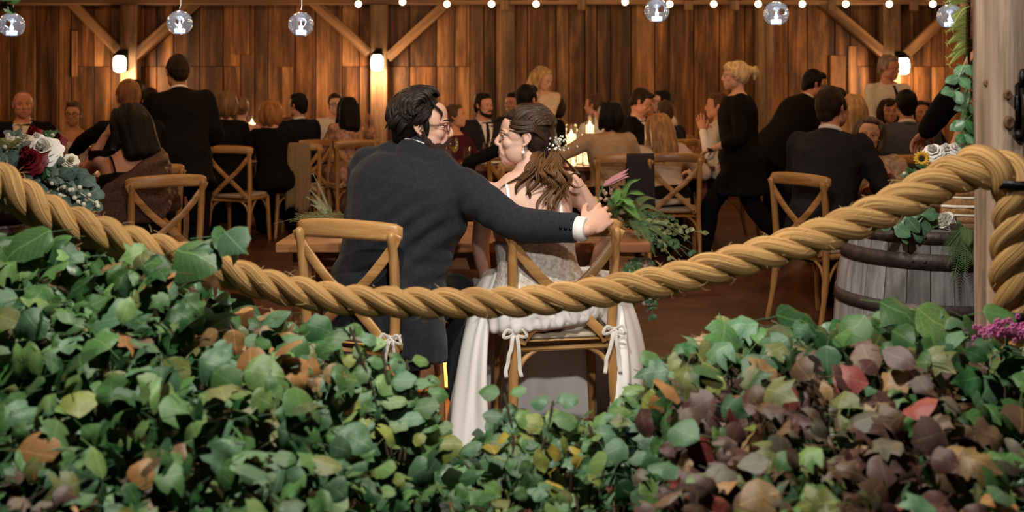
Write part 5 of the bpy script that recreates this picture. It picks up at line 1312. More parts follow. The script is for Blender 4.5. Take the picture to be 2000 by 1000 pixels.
# hair: half gathered at a clip, waves falling down the back
q = random.Random(33); paths = []; clip = np.array([-.028, -.118, -.028])
for i in range(230):
    u = q.uniform(-.97, .97); p0 = q.uniform(38, 150) if i % 3 else q.uniform(30, 46); w_ = .95
    if abs(u) > .8: p0 = q.uniform(70, 150)
    a = skull(p0, u, .10, w_); pts = [a]
    p1 = 160+q.uniform(-12, 14); u1 = -.3+u*.25
    for t in (.3, .55, .78):
        pts.append(skull(p0+(p1-p0)*t, u+(u1-u)*t, .13+.05*math.sin(t*3.1), w_))
    pts.append(clip+np.array([q.uniform(-.02, .03), q.uniform(-.006, .012), q.uniform(-.02, .02)]))
    paths.append((pts, q.uniform(.0042, .0068), .6))
for i in range(70):                                 # side hair drawn back over the ear
    y0 = .062-.06*q.random(); z0 = .03+.045*q.random(); s = -1 if i % 3 else 1
    pts = [np.array([s*.062, y0, z0]), np.array([s*.078, y0-.045, z0-.004]), np.array([s*.083, -.03, z0*.8+.008]), np.array([s*.072, -.075, .004+.01*q.random()]), clip+np.array([s*.012+.02, 0, q.uniform(-.02, .015)])]
    paths.append((pts, q.uniform(.0042, .006), .6))
bride_hair = fibre('bride_hair_strands', (.014, .006, .003), (.085, .038, .016), 10, 9, .42, .7, .35)
lock_mesh(paths, B.M).build('hair', bride_hair, B.ob)
mb_ = MB(); mb_.add(ell((0, -.022, .044), (.079, .098, .084), 20, 14)); mb_.add(ell((0, .034, .082), (.059, .046, .034), 18, 12)); mb_.add(ell((0, -.055, .0), (.074, .066, .08), 18, 12)); mb_.add(ell((0, -.07, -.05), (.06, .045, .07), 16, 10))
V, F = remesh(mb_, .006, 2); MB().add(T((V, F), B.M)).build('under_hair', hair_dk, B.ob)
Minv = B.M
def hw(p): return np.array(Minv @ Vector(p))
paths = []
ends = [(1052, 420, .03), (1074, 436, .03), (1094, 440, .03), (1116, 385, .02), (1030, 392, .02), (1004, 380, .02), (984, 368, .0), (1066, 400, .045), (1090, 405, .045), (1018, 402, .02), (1040, 380, .05), (1076, 418, .05), (1066, 370, .06), (1090, 370, .05), (1016, 356, .03)]
for ci, (ex, ey, out) in enumerate(ends):           # curls: strands gathered round a waving guide
    back_ = ci not in (4, 5, 6, 9, 14)
    s0 = hw(clip+np.array([q.uniform(-.025, .03), q.uniform(-.01, .01), q.uniform(-.02, .012)])) if back_ else hw(np.array([-.05+q.uniform(-.02, .03), -.055+q.uniform(-.02, .02), -.045]))
    e = toB(P(ex, ey, 4.0-out)); ph = q.uniform(0, 6.3); am = q.uniform(.014, .026); gd_ = []
    for t in np.linspace(0, 1, 12):
        p = s0*(1-t)+e*t-B.yd*(.05*math.sin(math.pi*t)); tt = min(1, t*1.6)
        gd_.append(p+B.xd*am*tt*math.sin(ph+t*9.5)-B.yd*am*.7*tt*math.cos(ph+t*9.5))
    for k in range(12):
        a0 = q.uniform(0, 6.28); rr0 = q.uniform(.2, 1)*.014; pts = []
        L_ = q.choice((10, 11, 12, 12))
        for j in range(L_):
            t = j/11; w_ = rr0*(.55+.9*math.sin(math.pi*min(1, t*.9+.1)))*(1-.55*t); a1 = a0+t*3.2
            pts.append(gd_[j]+B.xd*w_*math.cos(a1)-B.yd*w_*math.sin(a1)*.8)
        paths.append((pts, q.uniform(.0034, .0058), .6))
for i in range(6):                                  # loose curl at the right of the neck
    c0 = toB(P(1118, 345, 4.0)); pts = [hw(clip)]
    for t in np.linspace(0, 1, 9): a = t*5.5+i*.12; pts.append(c0+B.xd*(.024*math.cos(a)+.012*t)+B.up*(.02*math.sin(a)-.03*t)-B.yd*.006*i)
    paths.append((pts, .004, .7))
bride_hair2 = fibre('bride_wave_strands', (.030, .012, .005), (.26, .125, .048), 8, 9, .42, .7, .35)
lock_mesh(paths, None).build('hair_waves', bride_hair2, B.ob)
pearl = mat('pearl', (.85, .8, .74), .2, coat=.5)
e_ = hw((-.077, .002, -.052)); m_ = MB().add(ell(e_, .0082, 14, 10)); m_.build('pearl_earring', pearl, B.ob)
MB().add(tube([hw((-.076, .002, -.034)), hw((-.077, .002, -.046))], .0016, 6)).build('earring_hook', pearl, B.ob)
mb_ = MB(); st_ = MB()
for i in range(60):                                 # baby's breath sprig
    c_ = hw(clip+np.array([-.012+q.gauss(-.004, .012), q.gauss(-.004, .026), q.gauss(.018, .017)])); 
    for k in range(4): d = np.array([q.gauss(0, 1), q.gauss(0, 1), q.gauss(0, 1)]); mb_.add(ell(c_+nrm(d)*.0028, .0028, 6, 4))
    st_.add(tube([hw(clip), c_], .0006, 3))
o = mb_.build('hair_flowers', mat('baby_breath', (.85, .83, .76), .7), B.ob); tag(o, kind='stuff'); o = st_.build('hair_flower_stems', mat('sprig_stem', (.12, .16, .06), .7), B.ob); tag(o, kind='stuff')
bc = P(1086, 0, 3.91); bch = place_chair(bc.x, 4.13, 9, 'golden oak cross-back chair under the bride')
chair_ties(bch, 1, 4); chair_ties(bch, -1, 6)
# ================================================================ garden shrubs in front of the doorway
def leafmat(n, c, rough=.40, var=.35):
    """leaf with a paler midrib and side veins drawn in its own (x, y) UV"""
    m = mat(n, c, rough, var, 30, .2, 60, spec=.45, randv=.32, bdist=.004); nt = m.node_tree; b = nt.nodes['Principled BSDF']
    uv = nt.nodes.new('ShaderNodeTexCoord'); sx = nt.nodes.new('ShaderNodeSeparateXYZ'); link(nt, uv.outputs['UV'], sx.inputs[0])
    def mth(op, a, b_=None, c_=None):
        x = nt.nodes.new('ShaderNodeMath'); x.operation = op
        for i, v in enumerate((a, b_, c_)):
            if v is None: continue
            if isinstance(v, (int, float)): x.inputs[i].default_value = v
            else: link(nt, v, x.inputs[i])
        return x.outputs[0]
    ax = mth('ABSOLUTE', sx.outputs[0]); mid = mth('LESS_THAN', ax, .016)
    sv = mth('LESS_THAN', mth('FRACT', mth('MULTIPLY_ADD', ax, -5.2, mth('MULTIPLY', sx.outputs[1], 6.5))), .10)
    f = mth('MAXIMUM', mth('MULTIPLY', mid, .6), mth('MULTIPLY', sv, .28))
    mx = nt.nodes.new('ShaderNodeMix'); mx.data_type = 'RGBA'; mx.inputs[7].default_value = (min(1, c[0]*1.6+.10), min(1, c[1]*1.5+.10), min(1, c[2]*1.5+.05), 1)
    src = b.inputs['Base Color'].links[0].from_socket; link(nt, f, mx.inputs[0]); link(nt, src, mx.inputs[6]); link(nt, mx.outputs[2], b.inputs['Base Color'])
    return m
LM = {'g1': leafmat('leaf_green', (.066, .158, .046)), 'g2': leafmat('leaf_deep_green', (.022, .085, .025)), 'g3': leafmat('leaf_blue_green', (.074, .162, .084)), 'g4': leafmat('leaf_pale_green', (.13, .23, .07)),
      'g5': leafmat('leaf_olive', (.13, .15, .05)), 'y1': leafmat('leaf_yellow_green', (.19, .23, .05)), 'y2': leafmat('leaf_yellow', (.34, .27, .045)), 'o1': leafmat('leaf_orange', (.34, .17, .06)), 't1': leafmat('leaf_tan', (.26, .16, .07)),
      'b1': leafmat('leaf_brown', (.13, .075, .045)), 'm1': leafmat('leaf_maroon', (.085, .036, .034)), 'm2': leafmat('leaf_mauve_brown', (.105, .062, .055)), 'r1': leafmat('leaf_red', (.26, .055, .045)), 'k1': leafmat('leaf_grey_brown', (.11, .095, .066))}
LMK = list(LM.keys()); LML = [LM[k] for k in LMK]
OUT = {'lobed': [(0, .05), (.05, .32), (.15, .52), (.25, .38), (.33, .34), (.46, .54), (.57, .42), (.67, .24), (.82, .13), (1, .0)],
       'round': [(0, .05), (.04, .28), (.14, .45), (.32, .53), (.55, .49), (.74, .35), (.9, .16), (1, 0)],
       'oval': [(0, .03), (.12, .2), (.3, .34), (.5, .38), (.7, .31), (.88, .16), (1, 0)]}
def leaf_geo(kind, variant, fine=True):
    q = random.Random(variant*7+len(kind)); droop = q.uniform(.3, .95); fold = q.uniform(-.1, .3); tw = q.uniform(-.3, .3); wav = q.uniform(.02, .07)
    o = OUT[kind]; ys = [a for a, b in o] if fine else [o[i][0] for i in range(0, len(o), 2)]+([1.0] if len(o) % 2 == 0 else [])
    V = []; cols = (-1, -.55, 0, .55, 1) if fine else (-1, 0, 1)
    for y in ys:
        w_ = interp(y, o)
        for c in cols:
            x = c*w_*(1+.12*q.uniform(-1, 1)*(abs(c) == 1)); yy = y+(.10*abs(c)*(1 if kind == 'lobed' and .1 < y < .6 else .3) if 0 < y < 1 else 0)
            z = -droop*(yy**2)*.6+fold*abs(x)-.55*droop*x*x*2+wav*math.sin(9*yy+5*x+variant)+tw*x*yy*.3
            V.append((x, yy, z))
    n = len(cols); F = [(j*n+i, j*n+i+1, (j+1)*n+i+1, (j+1)*n+i) for j in range(len(ys)-1) for i in range(n-1)]
    UV = [[(V[i][0], V[i][1]) for i in f] for f in F]
    # petiole
    b = len(V)
    for y, z in ((-.45, -.12), (0, 0)):
        for a in range(3): V.append((.018*math.cos(a*2.1), y, z+.018*math.sin(a*2.1)-.012))
    F += [(b+a, b+(a+1) % 3, b+3+(a+1) % 3, b+3+a) for a in range(3)]
    UV += [[(.3, .5)]*4]*3
    return np.array(V), F, UV
LG = {(k, v): leaf_geo(k, v) for k in OUT for v in range(5)}
_lm = {}
def leaf_mesh(kind, v, mk):
    if (kind, v, mk) not in _lm:
        me = MB().add(LG[(kind, v)]).mesh('leaf', LM[mk]); _lm[(kind, v, mk)] = me
    return _lm[(kind, v, mk)]
def leaf_matrix(p, tip, nrm_, s):
    n = nrm(nrm_); t = np.array(tip, float); t = nrm(t-n*t.dot(n)); x = np.cross(t, n)
    M = Matrix(((x[0]*s, t[0]*s, n[0]*s, p[0]), (x[1]*s, t[1]*s, n[1]*s, p[1]), (x[2]*s, t[2]*s, n[2]*s, p[2]), (0, 0, 0, 1)))
    return M
TOPS = [(-200, 455), (0, 458), (60, 452), (110, 448), (170, 470), (230, 472), (300, 488), (360, 500), (420, 508), (440, 560), (480, 590), (520, 580), (590, 600), (640, 650), (680, 690), (760, 740), (830, 780), (870, 850), (905, 885), (940, 830), (1000, 790), (1060, 810), (1120, 800), (1190, 800), (1235, 765), (1260, 715), (1300, 690), (1345, 655), (1420, 635), (1500, 630), (1600, 625), (1720, 608), (1800, 610), (1880, 612), (1940, 640), (2000, 660), (2200, 660)]
qs = random.Random(101)
def pick(d): 
    r = qs.random()*sum(d.values())
    for k, v in d.items():
        r -= v
        if r <= 0: return k
    return k
def zone(px, py):
    """palette, leaf kinds and size in metres for a place in the planting"""
    n = noise.noise(Vector((px*.006, py*.008, 3))); n2 = noise.noise(Vector((px*.011, py*.014, 9)))
    if px < 430:
        pal = {'g1': 5, 'g2': 4, 'g3': 3, 'g4': 1.6, 'g5': 1, 'y1': .3}
        if n2 > .28: pal.update({'t1': 2.2, 'b1': 1.5, 'o1': .5, 'k1': 1})
        if py > 880 and n > .2: pal.update({'m2': 2, 'r1': .5, 'b1': 1})
        return pal, {'lobed': 5, 'round': 2, 'oval': 2}, .050
    if px < 680:
        pal = {'g1': 4, 'g2': 3, 'g3': 3, 'g4': 1.5, 'g5': 1.2}
        if 560 < py < 740: pal.update({'t1': 2.6, 'o1': 1.5, 'g5': 2, 'y1': 1.0, 'b1': .8})
        return pal, {'lobed': 4, 'round': 3, 'oval': 2}, .050
    if px < 1240:
        return {'g1': 4, 'g2': 2.5, 'g3': 4, 'g4': 2, 'y1': .9, 'y2': .25 if py > 820 else .05, 'g5': .5}, {'oval': 4, 'round': 2, 'lobed': 1.2}, .040
    e = min(1, max(0, (py-interp(px, TOPS)-45)/70)); mar = e*(.25+.75*(px > 1330))
    if px > 1900: mar *= .35
    pal = {'g1': 4*(1-.8*mar), 'g2': 2.5*(1-.7*mar), 'g3': 3*(1-.85*mar), 'g5': 1.6, 'g4': .8, 'm1': 3.0*mar, 'm2': 3.0*mar, 'b1': 2.2*mar, 'k1': 1.6*mar, 'r1': (.9 if n > 0 else .15)*mar, 'o1': .35*mar, 't1': .9*mar+.2, 'y1': .5}
    return pal, {'round': 3, 'lobed': 5, 'oval': 1}, .050
bands = [(-400, 250), (250, 470), (470, 680), (680, 960), (960, 1250), (1250, 1480), (1480, 1730), (1730, 2400)]
blabels = ['dense green lobed-leaf shrub at the far left in front of the rope', 'green shrub with a few tan leaves hiding part of the rope', 'shrub with yellowing and orange-tan leaves left of the groom\'s chair', 'leafy shrub with round green leaves below the groom\'s chair', 'low green and yellow shrub below the bride\'s dress',
           'green shrub turning brown just right of the bride\'s dress', 'autumn shrub with maroon and brown leaves right of centre', 'shrub with maroon leaves and green top under the barrel at the right']
shrubs = []
for (a, b), lb in zip(bands, blabels):
    c = min(max((a+b)/2, -40), 2040); base = P(c, 0, 1.9)
    shrubs.append({'ob': empty('shrub', (base.x, 1.9, -.11), 0, lb, 'shrub', 'garden shrubs in front of the doorway'), 'leaves': [], 'stems': []})
def band_of(px):
    for i, (a, b) in enumerate(bands):
        if a <= px < b: return i
    return 0
def depth_at(px, py):
    t = max(0, (py-interp(px, TOPS)))/(1040-interp(px, TOPS)); near = 1.42 if px < 650 or px > 1300 else 1.55
    return 2.10-(2.10-near)*t**.85
def add_leaf(px, py, D, pal=None, kinds=None, s=None, n=None, tip=None, b=None):
    p0, k0, s0 = zone(px, py); p = np.array(P(px, py, D))
    if p[2] < -.05: return
    mk = pick(pal or p0); kind = pick(kinds or k0); sz = (s or s0)*qs.uniform(.7, 1.35)*(1 if s else 1-.2*min(1, max(0, (py-750)/250)))
    nn = n if n is not None else nrm((qs.gauss(0, .5), -.38+qs.gauss(0, .42), .75)); az = qs.uniform(0, 6.283)
    tp = tip if tip is not None else (math.cos(az), math.sin(az)*.8-.35, -.35)
    shrubs[band_of(px) if b is None else b]['leaves'].append((p, tp, nn, sz, kind, qs.randrange(5), mk, D))
# surface layers: scattered over the mound, then deeper layers inside it
for px in range(-110, 2130, 17):
    tp = interp(px, TOPS)
    for py in range(int(tp), 1060, 17):
        if qs.random() < .34:
            x = px+qs.uniform(-14, 14); y = py+qs.uniform(-12, 12)
            if y < interp(x, TOPS): continue
            if 660 < x < 1250 and qs.random() < .35: continue
            add_leaf(x, y, depth_at(x, y)+qs.uniform(-.07, .07))
        if qs.random() < .42:
            x = px+qs.uniform(-14, 14); y = py+qs.uniform(-8, 16)
            if y < interp(x, TOPS)+8: continue
            add_leaf(x, y, depth_at(x, y)+qs.uniform(.10, .34))
for px in range(-110, 2130, 26):                     # inner leaves kept dark green to paint shade into the gaps, hiding the ground
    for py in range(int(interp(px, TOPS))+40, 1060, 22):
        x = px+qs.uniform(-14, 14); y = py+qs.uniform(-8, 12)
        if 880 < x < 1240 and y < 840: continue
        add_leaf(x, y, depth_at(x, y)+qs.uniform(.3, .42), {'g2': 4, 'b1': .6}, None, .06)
# crowns standing up above the edge of the mound
for x, y, s in ((412, 462, .07), (440, 455, .06), (452, 472, .05), (425, 478, .06), (400, 490, .06), (345, 488, .075), (320, 500, .07), (100, 452, .08), (60, 470, .09), (1516, 618, .085), (1480, 632, .08), (1412, 628, .07), (1455, 660, .09), (1720, 590, .075), (1790, 605, .09), (1770, 625, .085), (1880, 618, .07), (1690, 618, .09), (1560, 640, .09), (1920, 610, .085)):
    add_leaf(x, y, 2.05, None, {'lobed': 1, 'round': 2}, s, nrm((qs.gauss(0, .3), -.45, .75)))
# stems with paired round leaves in the middle
st_tips = [((760, 900), (684, 640)), ((765, 900), (745, 672)), ((760, 900), (700, 720)), ((780, 900), (795, 705)), ((790, 900), (838, 742)), ((770, 910), (770, 765)), ((800, 920), (835, 812)), ((740, 900), (655, 690)), ((985, 960), (985, 770)), ((1010, 960), (1080, 785)), ((1010, 960), (1045, 850)), ((930, 980), (890, 885)), ((1000, 990), (1000, 900)), ((1170, 960), (1150, 830)), ((1190, 950), (1215, 790)), ((760, 1000), (730, 880)), ((660, 990), (640, 860)), ((1130, 1000), (1120, 890))]
for (bx, by), (tx, ty) in st_tips:
    D0 = 2.02; b = band_of(tx); a_, c_ = np.array(P(bx, by, D0-.1)), np.array(P(tx, ty, D0)); mid = (a_+c_)/2+np.array([qs.uniform(-.02, .02), 0, 0]); pth = smoothpath([a_, mid, c_], 6); shrubs[b]['stems'].append((pth, .0028))
    n = max(3, int(math.hypot(bx-tx, by-ty)/26))
    for i in range(n+1):
        t = .25+.75*i/n; p = pth[min(int(t*12), 12)]; px_, py_ = 1000+p[0]*FPX/p[1], HORY+(CAMZ-p[2])*FPX/p[1]
        sd = 1 if i % 2 else -1
        for k in (-1, 1):
            tp = (k*sd*.9, -.35+.3*(i % 2), .15 if i < n else .5)
            add_leaf(px_+k*10, py_, p[1], {'g3': 5, 'g1': 4, 'g4': 2, 'y1': .6+.8*(t < .5)}, {'oval': 2, 'round': 2}, .046*(1.1-.3*t), nrm((qs.gauss(-k*.15, .25), -.55, .65)), tp, b)
# yellow accents
for x, y in ((690, 803), (1060, 880), (1130, 890), (1080, 930), (1010, 860), (1100, 860)):
    for k in range(2): add_leaf(x+qs.uniform(-18, 18), y+qs.uniform(-14, 14), depth_at(x, y)-.03, {'y2': 3, 'y1': 2}, {'oval': 1}, .035)
for x, y in ((1300, 768), (540, 690), (490, 680), (35, 880), (1330, 780), (560, 700), (285, 895)):
    add_leaf(x, y, depth_at(x, y)-.05, {'o1': 1}, {'round': 1}, .055)
bark_m = mat('twig_bark', (.05, .03, .018), .8, .3, 40)
for i, sh in enumerate(shrubs):
    root = sh['ob']; L = np.array(root.location); ls = sorted(sh['leaves'], key=lambda l: l[7]-.0*l[3])
    ls.sort(key=lambda l: (l[7] > 0) and -l[3]/l[7]+.35*(l[7]-depth_at(1000+l[0][0]*FPX/l[7], HORY+(CAMZ-l[0][2])*FPX/l[7])))
    rest = MB()
    for k, (p, tp, nn, sz, kind, v, mk, D) in enumerate(ls):
        M = leaf_matrix(p-L, tp, nn, sz)
        if k < 300:
            o = bpy.data.objects.new('leaf', leaf_mesh(kind, v, mk)); COL.objects.link(o); o.parent = root; o.matrix_local = M
        else: rest.add(T(LG[(kind, v)], M), LMK.index(mk))
    if rest.n: o = rest.build('inner_leaves', LML, root); tag(o, kind='stuff')
    # branches from the ground into the crown
    bm_ = MB(); qq = random.Random(i)
    for k in range(26):
        p = np.array(qq.choice(ls)[0])-L; r0 = np.array([p[0]*.55+qq.uniform(-.08, .08), p[1]*.5+qq.uniform(-.05, .05), .0]); md = (p+r0)/2+np.array([qq.uniform(-.05, .05), qq.uniform(-.04, .04), .06])
        bm_.add(tube(smoothpath([r0, md, p-np.array([0, 0, .015])], 5), np.linspace(.006, .002, 11), 5))
    for pth, r in sh['stems']: bm_.add(tube(np.array(pth)-L, r, 5))
    o = bm_.build('branches', bark_m, root); tag(o, kind='stuff')
# soil bed under the shrubs
V = []; nx, ny = 60, 14
for j in range(ny+1):
    for i in range(nx+1):
        x = -2.6+5.2*i/nx; y = 1.2+1.0*j/ny; e = min(1, 4*j/ny, 4*(ny-j)/ny); V.append((x, y, -.115+e*(.10+.03*noise.noise(Vector((x*4, y*4, 0))))))
F = [(j*(nx+1)+i, j*(nx+1)+i+1, (j+1)*(nx+1)+i+1, (j+1)*(nx+1)+i) for j in range(ny) for i in range(nx)]
o = MB().add((V, F)).build('soil_bed', ground_m); tag(o, kind='structure')
# pink flower head by the right post
fl_ = empty('pink_flower_head', P(1966, 652, 2.02), 0, 'cluster of small pink blossoms beside the rope at the right edge', 'flower')
mbp = MB(); q = random.Random(8); pinkm = mat('pink_petal', (.62, .16, .38), .6, .3, 80, randv=.1)
for i in range(110):
    c_ = np.array([q.gauss(0.01, .03), q.gauss(0, .015), q.gauss(0, .009)-.15*0]); c_[2] += .012-.25*abs(c_[0])
    for k in range(5):
        a = k*1.257; mbp.add(ell(c_+np.array([.0036*math.cos(a), -.002, .0036*math.sin(a)]), (.003, .0018, .003), 6, 4))
o = mbp.build('florets', pinkm, fl_); tag(o, kind='stuff')
MB().add(tube([(0, 0, -.01), (.005, .01, -.3), (.0, .02, -.7)], .004, 6)).build('stem', LM['g2'], fl_)
# ================================================================ flowers, greenery and cake
def petal_ring(mb, c, up, n, r, w, h, tilt, curl, off=0.0, mi=0):
    """ring of cupped petals around axis up"""
    up = nrm(up); a0 = nrm(np.cross(up, [.3, .9, .2])); b0 = np.cross(up, a0)
    for k in range(n):
        a = 2*math.pi*k/n+off; rd = a0*math.cos(a)+b0*math.sin(a); sd = np.cross(up, rd); V = []
        for j in range(6):
            t = j/5; ang = tilt+curl*t*t; ctr = c+rd*(r*.25+r*.75*math.sin(ang)*t*1.0)+up*(h*math.cos(ang)*t); ww = w*(math.sin(math.pi*(.12+.80*t)))**.6
            for i in range(5):
                u = -1+i/2; V.append(ctr+sd*ww*u-rd*(.22*r*u*u*(1-.4*t)))
        mb.add((V, [(j*5+i, j*5+i+1, (j+1)*5+i+1, (j+1)*5+i) for j in range(5) for i in range(4)]), mi)
def rose(loc, r, m, label, axis=(0, -.5, .8), name='rose', group=None, top_=True, parent=None, green=None, layers=6):
    mb = MB(); c = np.zeros(3)
    for k in range(layers):
        t = k/(layers-1); petal_ring(mb, c-nrm(axis)*r*.25*t, axis, 4+k, r*(.3+.75*t), r*(.34+.28*t), r*(.85-.25*t), .12+.75*t, .25+.5*t, k*1.1)
    mb.add(ell(c+nrm(axis)*r*.12, (r*.28, r*.28, r*.36), 10, 8))
    if parent is not None: return mb.build(name, m, parent, True, loc)
    t = empty(name, loc, 0, label, 'flower', group); mb.build('petals', m, t)
    ax = nrm(axis); MB().add(tube([-ax*r*.1, -ax*r*.5, -ax*r*.8+np.array([0, 0, -r*.3])], [r*.22, r*.18, r*.06], 8)).build('calyx', green or LM['g2'], t)
    return t
white_p = mat('white_petal', (.88, .86, .80), .6, .05, 30); cream_p = mat('cream_petal', (.78, .72, .55), .6, .06, 30); burg_p = mat('burgundy_petal', (.16, .008, .018), .5, .35, 40); pink_p = mat('dusty_pink_petal', (.55, .25, .28), .6, .15, 30); red_p = mat('dark_red_petal', (.22, .01, .015), .5, .3, 40); yel_p = mat('golden_petal', (.72, .40, .03), .6, .15, 40); brn_c = mat('brown_disc', (.06, .03, .012), .9, .4, 200, .8, 300)
euc = leafmat('eucalyptus_leaf', (.055, .10, .082), .6); dustyg = leafmat('dusty_miller_leaf', (.11, .15, .12), .8); fernm = leafmat('fern_leaf', (.05, .20, .035), .5); fern_dk = leafmat('dark_fern_leaf', (.02, .065, .018), .55); grassm = leafmat('sage_grass', (.28, .32, .2), .7)
budm = mat('cream_bud', (.6, .58, .45), .7)
# ---- arrangement on the left barrel
ar = empty('flower_arrangement', (BLX+.14, BLY-.05, .885), 0, 'arrangement of burgundy and white roses with eucalyptus on the left barrel', 'flowers'); A0 = np.array(ar.location)
MB().add(lathe([(0, 0), (.09, 0), (.12, .05), (.13, .1), (.12, .1), (.11, .05), (0, .02)], 22, cap=False)).build('bowl', hoop_m, ar)
DA = 3.72
def ra(px, py, D=DA): return np.array(P(px, py, D))-A0
for px, py, D, r, m, ax in ((86, 292, 3.66, 30, white_p, (.2, -.75, .6)), (60, 312, 3.62, 27, burg_p, (-.1, -.9, .4)), (55, 300, 3.66, 22, burg_p, (-.1, -.9, .4)), (66, 262, 3.8, 19, red_p, (0, -.5, .8)), (108, 272, 3.85, 19, burg_p, (.3, -.6, .7)), (138, 314, 3.66, 14, cream_p, (.4, -.8, .4)), (50, 272, 3.72, 14, cream_p, (0, -.6, .8)), (72, 268, 3.75, 12, white_p, (.1, -.6, .8)), (8, 305, 3.7, 16, dustyg, (-.2, -.8, .4)), (85, 440, 3.62, 12, burg_p, (.3, -.9, 0)), (20, 275, 3.75, 14, white_p, (-.2, -.6, .8))):
    rose(ra(px, py, D), r*D/FPX*1.2, m, None, ax, 'rose' if m is not dustyg else 'dusty_bloom', parent=ar)
q = random.Random(12)
lm_ = MB()
def sprig(root, tip, n, size, m, kind, droop=.05, name='sprig', bud=False):
    """one stem with leaves"""
    root, tip = np.array(root), np.array(tip); mid = (root+tip)/2+np.array([q.uniform(-.02, .02), -.02, droop]); pth = smoothpath([root, mid, tip], 6); mb = MB()
    mb.add(tube(pth, .0018, 4))
    for i in range(n):
        t = (i+1)/n; p = pth[min(12, int(t*12))]; tg_ = nrm(pth[min(12, int(t*12)+1)]-pth[max(0, int(t*12)-1)]); sd = 1 if i % 2 else -1
        if bud: mb.add(ell(p+np.array([q.gauss(0, size*.5), q.gauss(0, size*.4), q.gauss(0, size*.5)]), size*.32, 7, 5)); continue
        for k in (1, -1):
            dd = nrm(tg_*.6+np.array([k*sd*.7, -.3*q.random(), q.uniform(-.3, .4)])); mb.add(T(LG[(kind, q.randrange(5))], leaf_matrix(p, dd, (q.gauss(0, .3), -.75, .55), size*q.uniform(.8, 1.2))))
    return mb.build(name, m, ar)
ce_ = ra(80, 360)
for tx, ty, D, s, n, m, k, dr in ((180, 395, 3.62, .05, 7, euc, 'round', .03), (150, 415, 3.6, .05, 7, euc, 'round', .02), (125, 405, 3.58, .045, 6, euc, 'round', .0), (70, 370, 3.6, .055, 5, euc, 'oval', .0), (100, 395, 3.6, .05, 5, euc, 'oval', 0), (40, 350, 3.6, .045, 5, euc, 'oval', 0), (185, 375, 3.66, .045, 6, euc, 'round', .05), (160, 345, 3.64, .05, 6, euc, 'round', .05), (5, 300, 3.62, .06, 4, euc, 'round', .05), (130, 320, 3.66, .04, 8, dustyg, 'lobed', .05), (115, 345, 3.64, .04, 8, dustyg, 'lobed', .05), (150, 370, 3.62, .035, 8, dustyg, 'lobed', .03), (20, 262, 3.8, .035, 8, dustyg, 'oval', .06), (0, 280, 3.7, .035, 8, LM['g5'], 'oval', .06), (100, 258, 3.85, .03, 8, LM['g2'], 'oval', .06), (45, 285, 3.66, .035, 7, dustyg, 'lobed', .04), (185, 420, 3.6, .03, 6, LM['m1'], 'oval', 0), (90, 330, 3.64, .04, 6, LM['g2'], 'oval', .03)):
    sprig(ce_, ra(tx, ty, D), n, s, m, k, dr, 'leafy_sprig')
for tx, ty, D in ((10, 262, 3.75), (40, 270, 3.72), (175, 415, 3.6), (190, 398, 3.6), (0, 285, 3.7), (90, 262, 3.8), (160, 432, 3.6)): sprig(ce_, ra(tx, ty, D), 16, .028, budm, None, .03, 'bud_sprig', True)
b = P(12, 0, 3.9); pillar_candle((b.x, 3.9, .886), 'lit candle glowing among the flowers on the left barrel', .036, .20, .25, .045, .8)
# a tall candle cup lifts the glow seen left of the burgundy rose
# ---- couple's table: greenery, drink, pink bloom
fg = empty('table_greenery', (.42, 4.72, .752), 0, 'spill of fern and dark greenery at the right end of the couple\'s table', 'greenery'); F0 = np.array(fg.location)
def rf_(px, py, D): return np.array(P(px, py, D))-F0
def frond(root, tip, width, m, parent, n=40, up=(0, -.3, 1), arch=.05):
    root, tip = np.array(root, float), np.array(tip, float); mid = (root+tip)/2+np.array([0, 0, arch]); pth = smoothpath([root, mid, tip], n//2); k = len(pth); mb = MB(); mb.add(tube(pth, np.linspace(.0025, .0008, k), 4))
    for i in range(2, k):
        t = i/(k-1); w_ = width*math.sin(math.pi*min(1, .18+.82*t))**.7*(1-.25*t) if t < 1 else .01; tg_ = nrm(pth[i]-pth[i-1]); sd = nrm(np.cross(tg_, up))
        for s in (-1, 1):
            d = nrm(sd*s+tg_*.55); nv = nrm(np.cross(tg_, sd))*1.0; a = pth[i]; hw_ = .06*w_+.0005; e1 = nrm(np.cross(d, nv))
            mb.add(([a-e1*hw_*.5, a+d*w_*.45-e1*hw_-nv*.0, a+d*w_-nv*.08*w_, a+d*w_*.45+e1*hw_, a+e1*hw_*.5], [(0, 1, 2, 3, 4)]))
    return mb.build('fern_frond', m, parent)
for (rx, ry, rD), (tx, ty, tD), w_, m in (((1200, 425, 4.6), (1250, 350, 4.55), .045, fernm), ((1195, 425, 4.6), (1258, 380, 4.5), .05, fernm), ((1190, 415, 4.6), (1250, 430, 4.45), .05, fernm), ((1190, 420, 4.55), (1240, 405, 4.45), .045, fernm), ((1195, 430, 4.6), (1215, 375, 4.6), .035, fernm),
                                         ((1220, 430, 4.7), (1300, 420, 4.7), .04, fern_dk), ((1225, 435, 4.7), (1330, 450, 4.7), .045, fern_dk), ((1225, 440, 4.6), (1310, 480, 4.6), .045, fern_dk), ((1235, 440, 4.6), (1350, 475, 4.6), .04, fern_dk), ((1230, 440, 4.55), (1280, 500, 4.4), .04, fern_dk), ((1220, 430, 4.8), (1290, 390, 4.9), .04, fern_dk), ((1230, 440, 4.7), (1355, 510, 4.6), .03, fern_dk), ((1210, 430, 4.7), (1270, 440, 4.5), .045, fern_dk), ((1200, 430, 4.6), (1195, 395, 4.6), .04, fern_dk), ((1230, 440, 4.6), (1330, 500, 4.5), .04, fern_dk), ((1220, 440, 4.6), (1250, 470, 4.35), .035, fern_dk)):
    frond(rf_(rx, ry, rD), rf_(tx, ty, tD), w_, m, fg)
ar_, A_ = ar, A0; ar = fg
